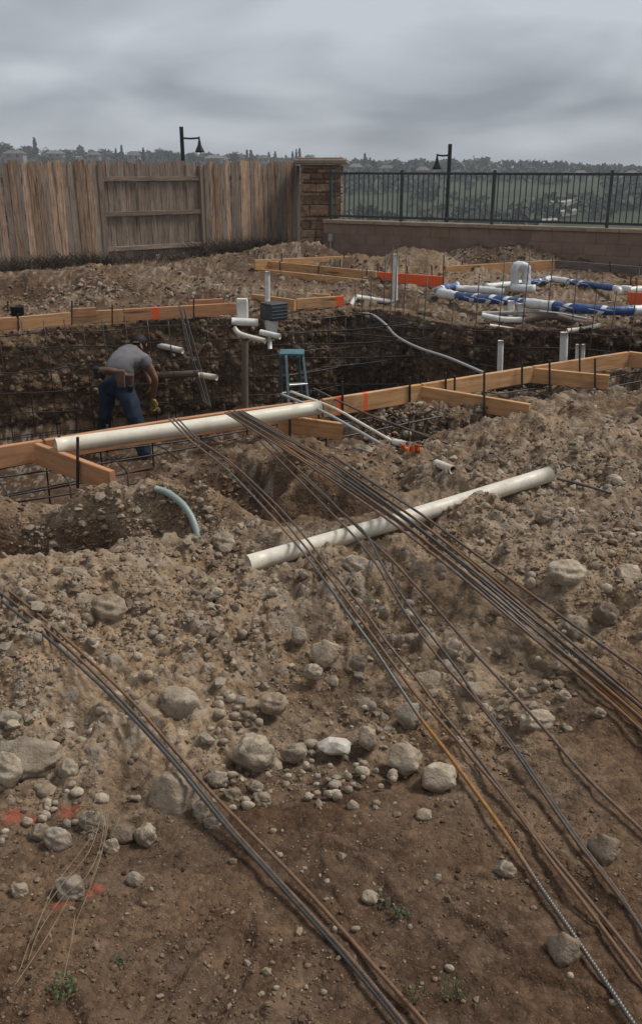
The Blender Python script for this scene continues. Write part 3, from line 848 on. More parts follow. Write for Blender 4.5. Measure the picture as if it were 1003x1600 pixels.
A2 = [(-200, 766), (-130, 817), (-60, 868), (0, 912), (60, 960), (130, 1022), (215, 1105), (330, 1238), (430, 1340), (500, 1414), (580, 1505), (665, 1600), (740, 1690)]
A3 = [(-200, 768), (-130, 822), (-60, 877), (0, 925), (88, 996), (186, 1090), (288, 1203), (357, 1288), (456, 1397), (547, 1497), (632, 1600), (697, 1680)]
rebar(bar_pts(A1), .0058, 'lowest rebar of the three crossing the lower left corner', M_REBAR, 1)
rebar(bar_pts(A3, lift=.010), .0054, 'middle rebar of the three at lower left, tight against the lowest', M_REBAR_BROWN, 1)
rebar(bar_pts(A2, lift=.004), .0054, 'upper rebar of the three at lower left, tan with rust', M_REBAR_BROWN, 1)
zt = .25
D1 = [(264, 654), (300, 690), (350, 729), (402, 782), (462, 849), (503, 901), (540, 953), (590, 1022), (650, 1113), (692, 1168), (741, 1235), (791, 1305), (833, 1370), (875, 1431), (931, 1513), (991, 1602), (1050, 1690)]
D2 = [(270, 653), (305, 687), (350, 717), (420, 787), (465, 840), (510, 896), (551, 951), (600, 1018), (650, 1086), (692, 1132), (756, 1207), (808, 1270), (861, 1346), (917, 1418), (1002, 1535), (1080, 1640)]
D3 = [(279, 655), (314, 690), (360, 722), (434, 791), (483, 847), (521, 896), (566, 951), (605, 1005), (650, 1060), (685, 1107), (731, 1164), (791, 1244), (847, 1318), (896, 1378), (953, 1448), (1002, 1511), (1080, 1610)]
ze = {0: .30, 1: .26, 2: .225, 3: .205, 4: .20, 5: .20, 6: .20}
d1_bar = rebar(bar_pts(D1, ze), .0054, 'ribbed rebar turning orange with rust, lowest of the bars at lower right', M_REBAR_RUST, 2)
co = np.array([v_.co[:] for v_ in d1_bar.data.vertices]) + np.array(d1_bar.location)
pyd = PIX(co.T)[1]
a_ = d1_bar.data.attributes.new('rust', 'FLOAT', 'POINT')       # one stretch of this bar has rusted bright orange
a_.data.foreach_set('value', (.42 * (sstep(1080, 1190, pyd) - sstep(1250, 1430, pyd)) - .10 - .10 * sstep(1300, 1450, pyd)).astype(np.float32))
rebar(bar_pts(D2, ze), .0054, 'brown rebar just right of the orange ribbed one', M_REBAR_BROWN, 1)
rebar(bar_pts(D3, {k: v + .012 for k, v in ze.items()}), .0052, 'third brown rebar of the bundle over the left end of the long pipe', M_REBAR_BROWN, 1)
E1 = [(358, 642), (385, 668), (416, 699), (465, 748), (517, 801), (556, 841), (591, 887), (629, 951), (668, 1006), (706, 1053), (743, 1094), (791, 1156), (847, 1237), (903, 1318), (960, 1392), (1002, 1450), (1070, 1540)]
E2 = [(366, 641), (395, 668), (428, 699), (490, 756), (535, 801), (573, 836), (600, 888), (642, 951), (684, 1006), (718, 1051), (748, 1096), (797, 1158), (853, 1239), (909, 1320), (966, 1395), (1008, 1460), (1075, 1548)]
E3 = [(470, 742), (520, 787), (577, 842), (615, 878), (647, 913), (680, 949), (741, 1019), (770, 1051), (819, 1104), (868, 1160), (924, 1223), (1002, 1297), (1090, 1380)]
zf = {0: .30, 1: .27, 2: .25, 3: .235, 4: .23, 5: .235, 6: .225}
rebar(bar_pts(E1, zf), .0052, 'dark rebar of the pair running down to the right edge', M_REBAR, 1)
rebar(bar_pts(E2, {k: v + .008 for k, v in zf.items()}), .0052, 'grey rebar lying against the dark one of the pair', M_REBAR, 1)
rebar(bar_pts(E3, {0: .24, 1: .235, 2: .225, 3: .20}), .0056, 'single rusty brown rebar between the dark pair and the thick bundle', M_REBAR_BROWN, 1)
FU = [(378, 642), (425, 668), (472, 694), (540, 731), (600, 776), (650, 811), (700, 849), (801, 929), (905, 1017), (1003, 1098), (1090, 1170)]
FL = [(352, 645), (398, 672), (441, 701), (517, 752), (600, 806), (648, 842), (692, 877), (793, 961), (881, 1037), (953, 1100), (1003, 1147), (1090, 1228)][:]
def lerp_path(f):
    u = resample(np.array([(a, b, 0) for a, b in FU], float), 40)[:, :2]; l = resample(np.array([(a, b, 0) for a, b in FL], float), 40)[:, :2]
    n = 12
    su, sl = np.linspace(0, len(u) - 1, n), np.linspace(0, len(l) - 1, n)
    ui = np.stack([np.interp(su, np.arange(len(u)), u[:, k]) for k in (0, 1)], 1)
    li = np.stack([np.interp(sl, np.arange(len(l)), l[:, k]) for k in (0, 1)], 1)
    return ui, li, n
ui, li, nn = lerp_path(0)
FN = ['top', 'second', 'third', 'fourth', 'fifth', 'sixth', 'seventh', 'eighth', 'lowest']
for k in range(9):
    f = k / 8.0
    wob = np.array([0.10 * math.sin(k * 2.1 + i * 0.7) for i in range(nn)])
    ff = np.clip(f + wob, -0.04, 1.04)[:, None]
    ff[0] = ff[1] = np.clip(f, 0, 1)
    pth = [tuple(q) for q in ui * (1 - ff) + li * ff]
    zb = {0: .30 + .012 * (k % 3), 1: .27 + .012 * (k % 3), 2: .25 + .010 * (k % 3), 3: .255 + .010 * (k % 3), 4: .27 + .010 * (k % 3), 5: .27 + .006 * (k % 3)}
    mt = (M_REBAR, M_REBAR_BROWN, M_REBAR, M_REBAR_RUST, M_REBAR, M_REBAR_BROWN, M_REBAR_RUST, M_REBAR, M_REBAR_BROWN)[k]
    rebar(bar_pts(pth, zb, lift=.004 + .009 * (k % 3)), .0054, '%s bar across the width of the thick rebar bundle at right' % FN[k], mt, 1, 'thick bundle of rebars')
GB = [(520, 712), (560, 739), (600, 766), (660, 805), (720, 849), (790, 900), (857, 949), (930, 1001), (1003, 1053), (1090, 1116)]
rebar(bar_pts(GB, {0: .27, 1: .27, 2: .275, 3: .285, 4: .28}), .0058, 'lone dark rebar lying just above the thick bundle', M_REBAR, 1)
rebar([hitd(865, 750, .01), hitd(905, 760, .012), hitd(955, 773, .008)], .0065, 'short dark rebar sticking out behind the right end of the long pipe', M_REBAR, 1)
TR = [(490, 607), (560, 641), (640, 672), (700, 694), (780, 722)]
rebar(np.array([G(a, b, z) for (a, b), z in zip(TR, (.16, .12, .08, .07, .06))]), .007, 'dark rebar running from the pit over the dark trench', M_REBAR, 1)
TR = [(585, 655), (660, 678), (740, 697), (815, 712)]
rebar(np.array([G(a, b, z) for (a, b), z in zip(TR, (.03, .04, .07, .10))]), .007, 'dark rebar lying in the dirt below the longer kicker board', M_REBAR, 1)

# bars leaning from the far boards down into the pit
for k in range(5):
    top = PY(280 + 2.2 * k, 476 + 3 * (k * 2 % 5), 10.9 - .05 * k); bot = PY(320 + 2.6 * k, 632 + 1.5 * k, 9.7 - .04 * k)
    midp = (top + bot) / 2 + np.array((-.03 + .01 * k, 0, -.02))
    rebar([top, midp, bot], .0055, ('leftmost', 'second', 'middle', 'fourth', 'rightmost')[k] + ' rebar of the bundle leaning into the pit behind the worker', M_STAKE, 0, 'rebars leaning in the pit')

# ------------------------------------------------------------------ tied steel cages: each cage one thing, its bars parts
def bar_part(P, r, root, mat=None, name='bar', n=5):
    return part(name, tube(np.asarray(P, float), r, n), mat or M_STAKE, root, True)
# along the far wall
cage = thing('wall_cage', 'tied rebar grid standing along the far wall of the pit', 'rebar cage', (rimc[len(rimc) // 2][0], rimc[len(rimc) // 2][1], -1.4))
inset = 0.42
CX, CY = rimc[:, 0] + nx * inset, rimc[:, 1] + ny * inset
idx = np.arange(20, len(rimc) - 10, 11)
for i in idx:
    hgt = 0.02 + 0.10 * math.sin(i * 1.7)
    if CX[i] > 0.35: hgt = 0.30 + 0.55 * abs(math.sin(i * .9))
    bar_part([(CX[i], CY[i], -1.45), (CX[i] + .01 * math.sin(i), CY[i], -.6), (CX[i] + .03 * math.sin(i * 2.3), CY[i], hgt)], .0065, cage)
for z in (-1.2, -.95, -.7, -.45, -.22, -.04):
    jj = np.arange(0, len(rimc), 18)
    w = np.array([.02 * math.sin(j * .8 + z * 5) for j in jj])
    bar_part(np.stack([CX[jj] + nx[jj] * .012, CY[jj] + ny[jj] * .012, z + w], 1), .0065, cage)
# bond beam cage under the near boards
bc = G(220, 700, -.05)
beam = thing('beam_cage', 'rebar beam cage hanging under the near form board', 'rebar cage', bc)
A, B = G(-160, 722, NB)[:2], G(1003, 547, NB)[:2]
dv = (B - A) / np.linalg.norm(B - A); nv = np.array((dv[1], -dv[0]))
Lb = np.linalg.norm(B - A)
for offs, z in ((.06, -.03), (.06, -.20), (.30, -.05), (.30, -.21), (-.16, -.04), (-.18, -.22)):
    tt = np.linspace(0, Lb, 26)
    P = [(A[0] + dv[0] * t + nv[0] * offs, A[1] + dv[1] * t + nv[1] * offs, z + .012 * math.sin(t * 3 + offs * 9)) for t in tt]
    bar_part(P, .0062, beam)
t = 0.15
while t < Lb:
    q = A + dv * t
    P = [(q[0] + nv[0] * .31, q[1] + nv[1] * .31, -.34), (q[0] + nv[0] * .31, q[1] + nv[1] * .31, -.04), (q[0] + nv[0] * .05, q[1] + nv[1] * .05, -.02),
         (q[0] - nv[0] * .18, q[1] - nv[1] * .18, -.03), (q[0] - nv[0] * .2, q[1] - nv[1] * .2, -.6)]
    bar_part(P, .0058, beam, name='tie')
    t += 0.36
# mat of bars crossing the deep end of the pit
matc = thing('floor_cage', 'long horizontal rebars spanning the deep end behind the ladder', 'rebar cage', (1.0, 9.5, -1.5))
for k, (a, b, z0, z1) in enumerate((((400, 520), (700, 500), -.15, -.1), ((390, 540), (760, 520), -.3, -.2), ((420, 560), (800, 545), -.5, -.35), ((470, 600), (770, 590), -.8, -.7),
        ((530, 520), (1003, 545), -.2, -.25), ((560, 505), (1003, 530), -.1, -.15), ((430, 590), (640, 545), -.7, -.6), ((500, 575), (720, 540), -.6, -.45), ((750, 505), (1003, 520), -.05, -.1))):
    p0, p1 = G(a[0], a[1], z0), G(b[0], b[1], z1)
    m_ = (p0 + p1) / 2 + np.array((0, 0, -.04))
    bar_part(catmull([p0, m_, p1], 6), .008, matc)

# ------------------------------------------------------------------ wooden fence (left), stone pillar, block wall with iron fence (right)
def fence_line(px, pyb, h): return G(px, pyb, 0)
FA, FB = np.array((-11.5, 12.2)), np.array((-0.62, 20.6))      # line of the wooden fence on the ground
fd = (FB - FA) / np.linalg.norm(FB - FA); fn = np.array((fd[1], -fd[0]))      # fn points to the yard
def col_t(px, A_, d_, z=0.8):
    """distance along a ground line at which it crosses the photo column px"""
    u = (px - 501.5) / FPX
    # x = u*(y*CP + (CAM_Z-z)*SP)
    k = u * CP; c = u * (CAM_Z - z) * SP
    return (c + k * A_[1] - A_[0]) / (d_[0] - k * d_[1])
fence = thing('wooden_fence', 'weathered brown picket fence with one bay showing its rails', 'fence', (FA[0], FA[1], 0))
L_f = np.linalg.norm(FB - FA)
tb = [col_t(x, FA, fd) for x in (161, 316)]
def picket_mesh(w, h, dog=0.03):
    t = 0.009
    o = [(-w / 2, 0), (w / 2, 0), (w / 2, h - dog), (w / 2 - dog * .8, h), (-w / 2 + dog * .8, h), (-w / 2, h - dog)]
    V = [(a, -t, b) for a, b in o] + [(a, t, b) for a, b in o]
    F = [(0, 1, 2, 3, 4, 5), (11, 10, 9, 8, 7, 6)] + [(i, i + 6, (i + 1) % 6 + 6, (i + 1) % 6) for i in range(6)]
    return V, F
pm = []
for w in (.100, .112, .124, .136):
    for mt in (M_FENCE, M_FENCE_GREY):
        V, F = picket_mesh(w, 1.92)
        me = mesh_data('picket', V, F, mt)
        a = me.attributes.new('grain', 'FLOAT_VECTOR', 'POINT'); a.data.foreach_set('vector', np.array(V, np.float32).reshape(-1))
        pm.append((w, me))
ang_f = math.atan2(fd[1], fd[0])
t = 0.05; k = 0
fr = random.Random(5)
while t < L_f:
    bay = tb[0] < t < tb[1]
    w, me = pm[fr.randrange(4) * 2 + (1 if (bay or fr.random() < .30) else 0)]
    o = bpy.data.objects.new('picket', me)
    q = FA + fd * (t + w / 2) + fn * ((-0.05 if bay else 0.05) + fr.uniform(-.004, .004))
    z0 = -0.10 + fr.uniform(-.015, .015)
    o.location = (q[0] - FA[0], q[1] - FA[1], z0)
    o.rotation_euler = (fr.uniform(-.01, .01), fr.uniform(-.008, .008), ang_f)
    o.scale = (1, 1, 1.0 + fr.uniform(-.022, .018))
    link(o, fence)
    t += w + fr.uniform(.002, .009)
def rail(t0, t1, z, h=.085, th=.04, off=0.0, name='rail', mat=None):
    a, b = FA + fd * t0 + fn * off, FA + fd * t1 + fn * off
    p0, p1 = np.array((a[0], a[1], z)), np.array((b[0], b[1], z))
    o = part(name, long_plank(p0, p1, h, th, segs=3), mat or M_FENCE_GREY, fence)
    grain_attr(o, p0, (0, 0, 1), up=(fd[0], fd[1], 0))
for z in (1.55, 0.92, 0.28):
    rail(tb[0], tb[1], z)
    rail(.02, tb[0] - .1, z, off=-.01, name='rail'); rail(tb[1] + .1, L_f - .05, z, off=-.01)
for tt in (tb[0] - .02, tb[1] + .02, tb[0] - 2.5, tb[0] - 5, tb[1] + 2.4):
    q = FA + fd * tt - fn * .0
    o = part('post', bbox((q[0], q[1], .82), (.045, .045, .93), ((fd[0], fd[1], 0), (-fd[1], fd[0], 0), (0, 0, 1)), .004), M_FENCE_GREY, fence)

# stone pillar at the corner
def stone_mat(name, c1, c2, c3, sc=7.0, vary=.25):
    m, nt, b = new_mat(name, 0.9, 0.2)
    p = world_pos(nt); f = noise(nt, p, sc, 6, .65)
    col = ramp(nt, f, [(.3, c1), (.5, c2), (.72, c3)])
    k = math_n(nt, 'MULTIPLY_ADD', rnd(nt), 2 * vary); k.node.inputs[2].default_value = 1 - vary
    col = N(nt, 'ShaderNodeHueSaturation', {'Color': col, 'Value': k}).outputs[0]
    nt.links.new(col, b.inputs['Base Color'])
    bump(nt, b, noise(nt, p, sc * 3, 5, .65), .7, .02)
    return m
M_STONE = stone_mat('ledge_stone', (.10, .062, .040), (.235, .150, .092), (.40, .270, .165), 9.0, .40)
M_CAP = stone_mat('cast_cap', (.22, .165, .115), (.30, .235, .17), (.37, .30, .22), 4, .08)
M_BLOCK = stone_mat('brown_block', (.195, .130, .095), (.24, .163, .122), (.28, .198, .152), 3.0, .05)
M_MORTAR = stone_mat('mortar', (.15, .105, .08), (.185, .13, .10), (.22, .158, .122), 8, .05)
pc = np.array((0.02, 20.15)); pa = math.radians(-4)
ax_p = np.array(((math.cos(pa), math.sin(pa), 0), (-math.sin(pa), math.cos(pa), 0), (0, 0, 1)))
pillar = thing('stone_pillar', 'square ledge stone pillar with a tan cap at the fence corner', 'pillar', (pc[0], pc[1], -.2))
part('core', box((pc[0], pc[1], .78), (.37, .37, .98), ax_p), M_MORTAR, pillar)
sr = random.Random(3)
for side in range(4):
    n_ = (ax_p[0], -ax_p[1], -ax_p[0], ax_p[1])[side]; s_ = np.cross((0, 0, 1), n_)
    z = -.2
    while z < 1.72:
        h = sr.choice((.08, .12, .17, .24)); h = min(h, 1.76 - z)
        x0 = -.42
        while x0 < .42 - .02:
            w = sr.uniform(.2, .48); 
            if .42 - (x0 + w) < .14: w = .42 - x0
            d_ = sr.uniform(.03, .065)
            cc = np.array((pc[0], pc[1], 0)) + n_ * (.37 + d_ / 2 - .01) + s_ * (x0 + w / 2) + np.array((0, 0, z + h / 2))
            part('stone', bbox(cc, (d_ / 2 + .012, w / 2 - .006, h / 2 - .006), (n_, s_, np.array((0, 0, 1))), .016, .012), M_STONE, pillar)
            x0 += w
        z += h
part('cap', bbox((pc[0], pc[1], 1.82), (.55, .55, .05), ax_p, .02), M_CAP, pillar)
part('cap_top', bbox((pc[0], pc[1], 1.885), (.47, .47, .02), ax_p, .015), M_CAP, pillar)

# block wall
WA, WB = np.array((0.10, 19.55)), np.array((8.6, 14.6))
wd_ = (WB - WA) / np.linalg.norm(WB - WA); wnn = np.array((wd_[1], -wd_[0])); L_w = np.linalg.norm(WB - WA)
ax_w = np.array(((wd_[0], wd_[1], 0), (-wd_[1], wd_[0], 0), (0, 0, 1)))
bw = thing('block_wall', 'low brown concrete block wall with a tan cap below the iron fence', 'wall', (WA[0], WA[1], -.3))
wm = (WA + WB) / 2
part('mortar_core', box((wm[0], wm[1], .11), (L_w / 2, .085, .45), ax_w), M_MORTAR, bw)
bmV, bmF = bbox((0, 0, 0), (.198, .096, .0985), None, .003)
bme = mesh_data('block', bmV, bmF, M_BLOCK)
hmV, hmF = bbox((0, 0, 0), (.095, .096, .0955), None, .006)
for r_ in range(5):
    z = -.36 + .2 * r_ + .1
    x0 = 0.0 if r_ % 2 == 0 else -.2
    while x0 < L_w:
        c = WA + wd_ * (x0 + .2)
        if x0 >= 0:
            o = bpy.data.objects.new('block', bme); o.location = (c[0] - WA[0], c[1] - WA[1], z + .3); o.rotation_euler = (0, 0, math.atan2(wd_[1], wd_[0])); link(o, bw)
        x0 += .4
x0 = 0
while x0 < L_w:
    w = .6; c = WA + wd_ * (x0 + w / 2)
    part('cap', bbox((c[0], c[1], .675), (w / 2 - .004, .14, .035), ax_w, .008), M_CAP, bw); x0 += w

# iron fence on the wall
M_IRON = speckled('painted_iron', (.035, .042, .042), (.055, .062, .062), 8, .5, .0005)
iron = thing('iron_fence', 'dark green black iron fence of thin upright bars on the block wall', 'fence', (WA[0], WA[1], .71))
ztop, zbot = 1.60, .78
for nm, z in (('rail', ztop), ('rail', zbot)):
    part(nm, box((wm[0], wm[1], z), (L_w / 2 - .1, .016, .022), ax_w), M_IRON, iron)
bal = mesh_data('baluster', *box((0, 0, 0), (.009, .009, (ztop - zbot) / 2 - .02)), M_IRON)
x0 = .12
wang = math.atan2(wd_[1], wd_[0])
while x0 < L_w - .1:
    c = WA + wd_ * x0
    o = bpy.data.objects.new('baluster', bal); o.location = (c[0] - WA[0], c[1] - WA[1], (ztop + zbot) / 2 - .71); o.rotation_euler = (0, 0, wang); link(o, iron)
    x0 += .108
for px in (510, 627, 770, 951, 1170):
    tt = max(.12, col_t(px, WA, wd_, 1.1)); c = WA + wd_ * tt
    p_ = part('post', bbox((c[0], c[1], 1.175), (.026, .026, .465), ax_w, .003), M_IRON, iron)
    part('post_cap', bbox((c[0], c[1], 1.653), (.031, .031, .012), ax_w, .004), M_IRON, p_)
# outlet box on the wall by the pillar
c = WA + wd_ * .20 + wnn * .145
ob = thing('outlet_box', 'small grey outlet box on a conduit at the end of the block wall', 'outlet box', (c[0], c[1], -.1))
part('box', bbox((c[0], c[1], .36), (.045, .035, .075), ax_w, .008), M_GREYHOSE, ob)
part('conduit', tube([(c[0], c[1], -.1), (c[0], c[1], .29)], .014, 8), M_GREYHOSE, ob)

# ------------------------------------------------------------------ valley, far hillside
M_VALLEY, nt, b = new_mat('valley_grass', .95, .1)
p = world_pos(nt)
f = noise(nt, p, .02, 5, .6)
col = ramp(nt, f, [(.36, (.026, .034, .020)), (.48, (.045, .060, .028)), (.60, (.062, .078, .032)), (.72, (.060, .056, .038))])
nt.links.new(mix(nt, .4, col, ramp(nt, noise(nt, p, .3, 4), [(.4, (.024, .030, .020)), (.6, (.065, .072, .036))])), b.inputs['Base Color'])
def V_h(x, y):
    z = -9.0 + 0 * x
    z = z + 12.0 * sstep(90, 430, y) + 2.0 * sstep(380, 900, y)
    z = z + (1.2 + y * .004) * fbm(x * .012, y * .012, 4, 501) * sstep(60, 200, y)
    z = z + x * .0 - .024 * x * sstep(150, 430, y)
    z = z - 22 * sstep(950, 1500, y)
    return z
vy = np.concatenate([np.linspace(26, 120, 50), np.linspace(123, 460, 130), np.linspace(465, 1000, 60), np.array([1100, 1250, 1500, 2000, 3000])])
vc = np.linspace(-1, 1, 150)
VX = vc[None] * (vy[:, None] * .8 + 60); VY = np.repeat(vy[:, None], 150, 1)
valley = grid_object('valley_hillside', np.stack([VX, VY, V_h(VX, VY)], -1), M_VALLEY, 'structure')

M_LEAFDARK = speckled('conifer_foliage', (.020, .030, .022), (.045, .060, .040), .6, .9, 0, pos='World', vary=.25)
M_LEAFMID = speckled('broadleaf_foliage', (.035, .042, .028), (.080, .088, .055), .5, .9, 0, pos='World', vary=.3)
M_BARE = speckled('bare_twig_crown', (.05, .042, .035), (.10, .085, .07), .5, .9, 0, pos='World', vary=.2)
M_TRUNK = speckled('bark', (.03, .022, .016), (.06, .045, .035), 1.5, .9, 0)
tr = np.random.default_rng(5)
def leaf_cloud(n, shape, size):
    """n small four-sided leaf clumps spread through a volume"""
    c = shape(n); V, F = [], []
    d = tr.normal(size=(n, 2, 3)); d /= np.linalg.norm(d, axis=2)[..., None]
    s = size * tr.uniform(.5, 1.2, n)
    for i in range(n):
        a, b_ = d[i, 0] * s[i], d[i, 1] * s[i] * .7
        k_ = len(V); V += [c[i] - a - b_, c[i] + a - b_ * .6, c[i] + a + b_, c[i] - a * .7 + b_]; F.append((k_, k_ + 1, k_ + 2, k_ + 3))
    return V, F
def conifer_shape(h, r):
    def f(n):
        t = tr.uniform(0.08, 1, n) ** .9; a = tr.uniform(0, 6.283, n)
        lay = .75 + .25 * np.sin(t * 26)
        rr = r * (1 - t) ** .85 * lay * np.sqrt(tr.uniform(.15, 1, n)) + .02 * r
        return np.stack([rr * np.cos(a), rr * np.sin(a), t * h], 1)
    return f
def round_shape(h, r):
    cl = [(tr.uniform(-.5, .5) * r, tr.uniform(-.5, .5) * r, h * tr.uniform(.42, .82), r * tr.uniform(.35, .62)) for _ in range(9)]
    def f(n):
        k = tr.integers(0, len(cl), n); q = tr.normal(size=(n, 3)); q /= np.linalg.norm(q, axis=1)[:, None]
        q *= tr.uniform(.55, 1, n)[:, None]
        c = np.array(cl)[k]
        return c[:, :3] + q * c[:, 3:4] * np.array((1, 1, .85))
    return f
tree_kinds = {'conifer': [], 'broad': [], 'bare': []}
for k in range(3):
    tree_kinds['conifer'].append((mesh_data('crown', *leaf_cloud(420, conifer_shape(1, .21 + .03 * k), .055), M_LEAFDARK), mesh_data('trunk', *tube([(0, 0, -.1), (0, 0, .5), (0, 0, .92)], [.02, .014, .004], 6), M_TRUNK)))
    tree_kinds['broad'].append((mesh_data('crown', *leaf_cloud(460, round_shape(1, .42), .06), M_LEAFMID), mesh_data('trunk', *tube([(0, 0, -.1), (.01, 0, .3), (0, .01, .6)], [.035, .028, .012], 6), M_TRUNK)))
    tree_kinds['bare'].append((mesh_data('crown', *leaf_cloud(300, round_shape(1, .45), .035), M_BARE), mesh_data('trunk', *tube([(0, 0, -.1), (.01, 0, .3), (0, .01, .65)], [.03, .022, .01], 6), M_BARE)))
def far_tree(px, top, hpx, Yd, kind, label, wide=1.0):
    tp = PY(px, top, Yd); h = hpx / FPX * Yd * 1.03
    cm, tm = random.choice(tree_kinds[kind])
    r = thing({'conifer': 'conifer_tree', 'broad': 'broadleaf_tree', 'bare': 'bare_tree'}[kind], label, 'tree', (tp[0], tp[1], tp[2] - h), 'trees on the skyline')
    r.rotation_euler = (0, 0, random.uniform(0, 6.28)); r.scale = (h * wide, h * wide, h)
    for nm, me in (('crown', cm), ('trunk', tm)): link(bpy.data.objects.new(nm, me), r)
SKY = [(54, 219, 26, 'conifer', 'pointed conifer, tallest on the skyline above the left fence boards', .95), (40, 227, 16, 'broad', 'rounded dark tree touching the tall conifer at left', 1.3), (5, 223, 20, 'broad', 'dark tree at the far left edge of the skyline', 1.4),
       (67, 232, 12, 'bare', 'low bare tree just right of the tall left conifer', 1.5), (124, 228, 16, 'broad', 'slim tree standing over the fence left of the railed bay', .9), (104, 233, 12, 'broad', 'low wide tree above the left fence', 2),
       (165, 234, 12, 'broad', 'low tree above the left end of the railed bay', 1.6), (190, 230, 14, 'conifer', 'small pointed conifer above the railed bay', 1.0), (181, 235, 9, 'conifer', 'tiny conifer left of the small pointed one', 1.0), (224, 234, 10, 'conifer', 'tiny conifer above the middle of the railed bay', 1.1),
       (245, 233, 14, 'broad', 'low tree left of the left street lamp', 1.5), (268, 235, 14, 'broad', 'dark bushy tree just left of the left street lamp', 1.1), (305, 238, 12, 'broad', 'low tree below the hanging shade of the left lamp', 1.3), (320, 238, 12, 'broad', 'low tree right of the left lamp shade', 1.3),
       (363, 239, 12, 'broad', 'dark tree midway between left lamp and twin conifers', 1.3), (386, 238, 18, 'conifer', 'left one of the twin conifers above the fence', 1.0), (392, 238, 18, 'conifer', 'right one of the twin conifers above the fence', 1.0),
       (420, 241, 10, 'conifer', 'small conifer left of three above the pillar cap', 1.2), (430, 240, 10, 'conifer', 'small conifer right of its twin, left of the pillar', 1.2),
       (457, 240, 12, 'conifer', 'shortest of three conifers above the pillar cap', 1.0), (463, 237, 14, 'conifer', 'middle of three conifers above the pillar cap', .8), (468, 235, 16, 'conifer', 'tallest of three conifers above the pillar cap', .8), (484, 242, 10, 'broad', 'low tree right of the conifers above the pillar cap', 1.2),
       (541, 248, 14, 'broad', 'small tree right of the pillar cap', .9), (549, 248, 14, 'broad', 'round dark tree between the pillar and the tall conifers', 1.0), (563, 250, 12, 'conifer', 'thin conifer left of the tall right hand clump', .8),
       (570, 240, 24, 'conifer', 'tallest conifer of the clump right of the pillar', .9), (578, 247, 17, 'conifer', 'second conifer of the clump right of the pillar', 1.1), (584, 250, 14, 'conifer', 'third conifer of the clump right of the pillar', 1.2),
       (592, 253, 12, 'broad', 'low tree ending the conifer clump', 1.3), (610, 250, 14, 'conifer', 'narrow tree left of the middle row of conifers', 1.1), (617, 250, 14, 'conifer', 'narrow tree in the middle row of conifers', 1.1), (624, 252, 12, 'broad', 'round tree in the middle row', 1.3),
       (640, 249, 18, 'broad', 'tall dark tree left of the right lamp', .9), (647, 250, 17, 'broad', 'second tall dark tree left of the right lamp', .9), (656, 258, 9, 'broad', 'low bush beside the tall dark trees', 1.3), (672, 253, 15, 'broad', 'tree below the hanging shade of the right lamp', 1.0), (690, 255, 13, 'broad', 'tree touching the post of the right lamp', 1.3),
       (712, 258, 12, 'conifer', 'small conifer just right of the right lamp', 1.2), (735, 261, 10, 'broad', 'low tree right of the right lamp', 1.5), (755, 262, 10, 'broad', 'low tree above the iron fence, middle of the right part', 1.6), (782, 262, 9, 'broad', 'low tree over the second iron post', 1.6), (803, 263, 8, 'broad', 'low wide tree right of the second iron post', 1.8), (832, 264, 9, 'conifer', 'tiny conifer above the iron fence at right', 1.3),
       (860, 265, 8, 'broad', 'low tree above the right bay of the iron fence', 1.7), (875, 266, 8, 'broad', 'low tree left of the last iron post', 1.6), (936, 266, 8, 'broad', 'low tree beside the last iron post', 1.8), (968, 266, 9, 'broad', 'low tree right of the last iron post', 1.4), (978, 266, 8, 'conifer', 'tiny tree near the right edge of the skyline', 1.4)]
for px, top, h_, kd, lab, wdd in SKY:
    far_tree(px, top - (3 if px < 520 else 0), h_ + (8 if px < 520 else 4), 330 + (px * 37 % 90), kd, lab, wdd)
# wooded slope: one far mass of crowns
V_, F_ = [], []
cl = np.random.default_rng(8)
woods = []
for i in range(3000):
    yy = cl.uniform(120, 420) if i > 250 else cl.uniform(300, 440); xx = cl.uniform(-.62, .62) * yy
    pxx, pyy = PIX((xx, yy, float(V_h(np.array(xx), np.array(yy)))))
    if fbm(np.array(xx * .02), np.array(yy * .02), 3, 601) < -.05 and i > 250: continue
    if 505 < pxx < 645 and 305 < pyy < 342: continue
    woods.append((xx, yy))
for xx, yy in woods:
    zz = float(V_h(np.array(xx), np.array(yy))); h = cl.uniform(1.6, 3.6) * (.8 + .2 * yy / 300)
    c0 = np.array((xx, yy, zz)); n = 26
    q = cl.normal(size=(n, 3)); q /= np.linalg.norm(q, axis=1)[:, None]
    q = q * np.array((h * .9, h * .9, h * .36)) * cl.uniform(.6, 1, n)[:, None] + c0 + np.array((0, 0, h * .5))
    dd = cl.normal(size=(n, 2, 3)) * h * .12
    for j in range(n):
        k_ = len(V_); V_ += [q[j] - dd[j, 0] - dd[j, 1], q[j] + dd[j, 0] - dd[j, 1], q[j] + dd[j, 0] + dd[j, 1], q[j] - dd[j, 0] + dd[j, 1]]; F_.append((k_, k_ + 1, k_ + 2, k_ + 3))
tag(part('distant_woodland', (V_, F_), M_LEAFMID), 'dark scrub and trees covering the far valley slope', 'woodland', kind='stuff')
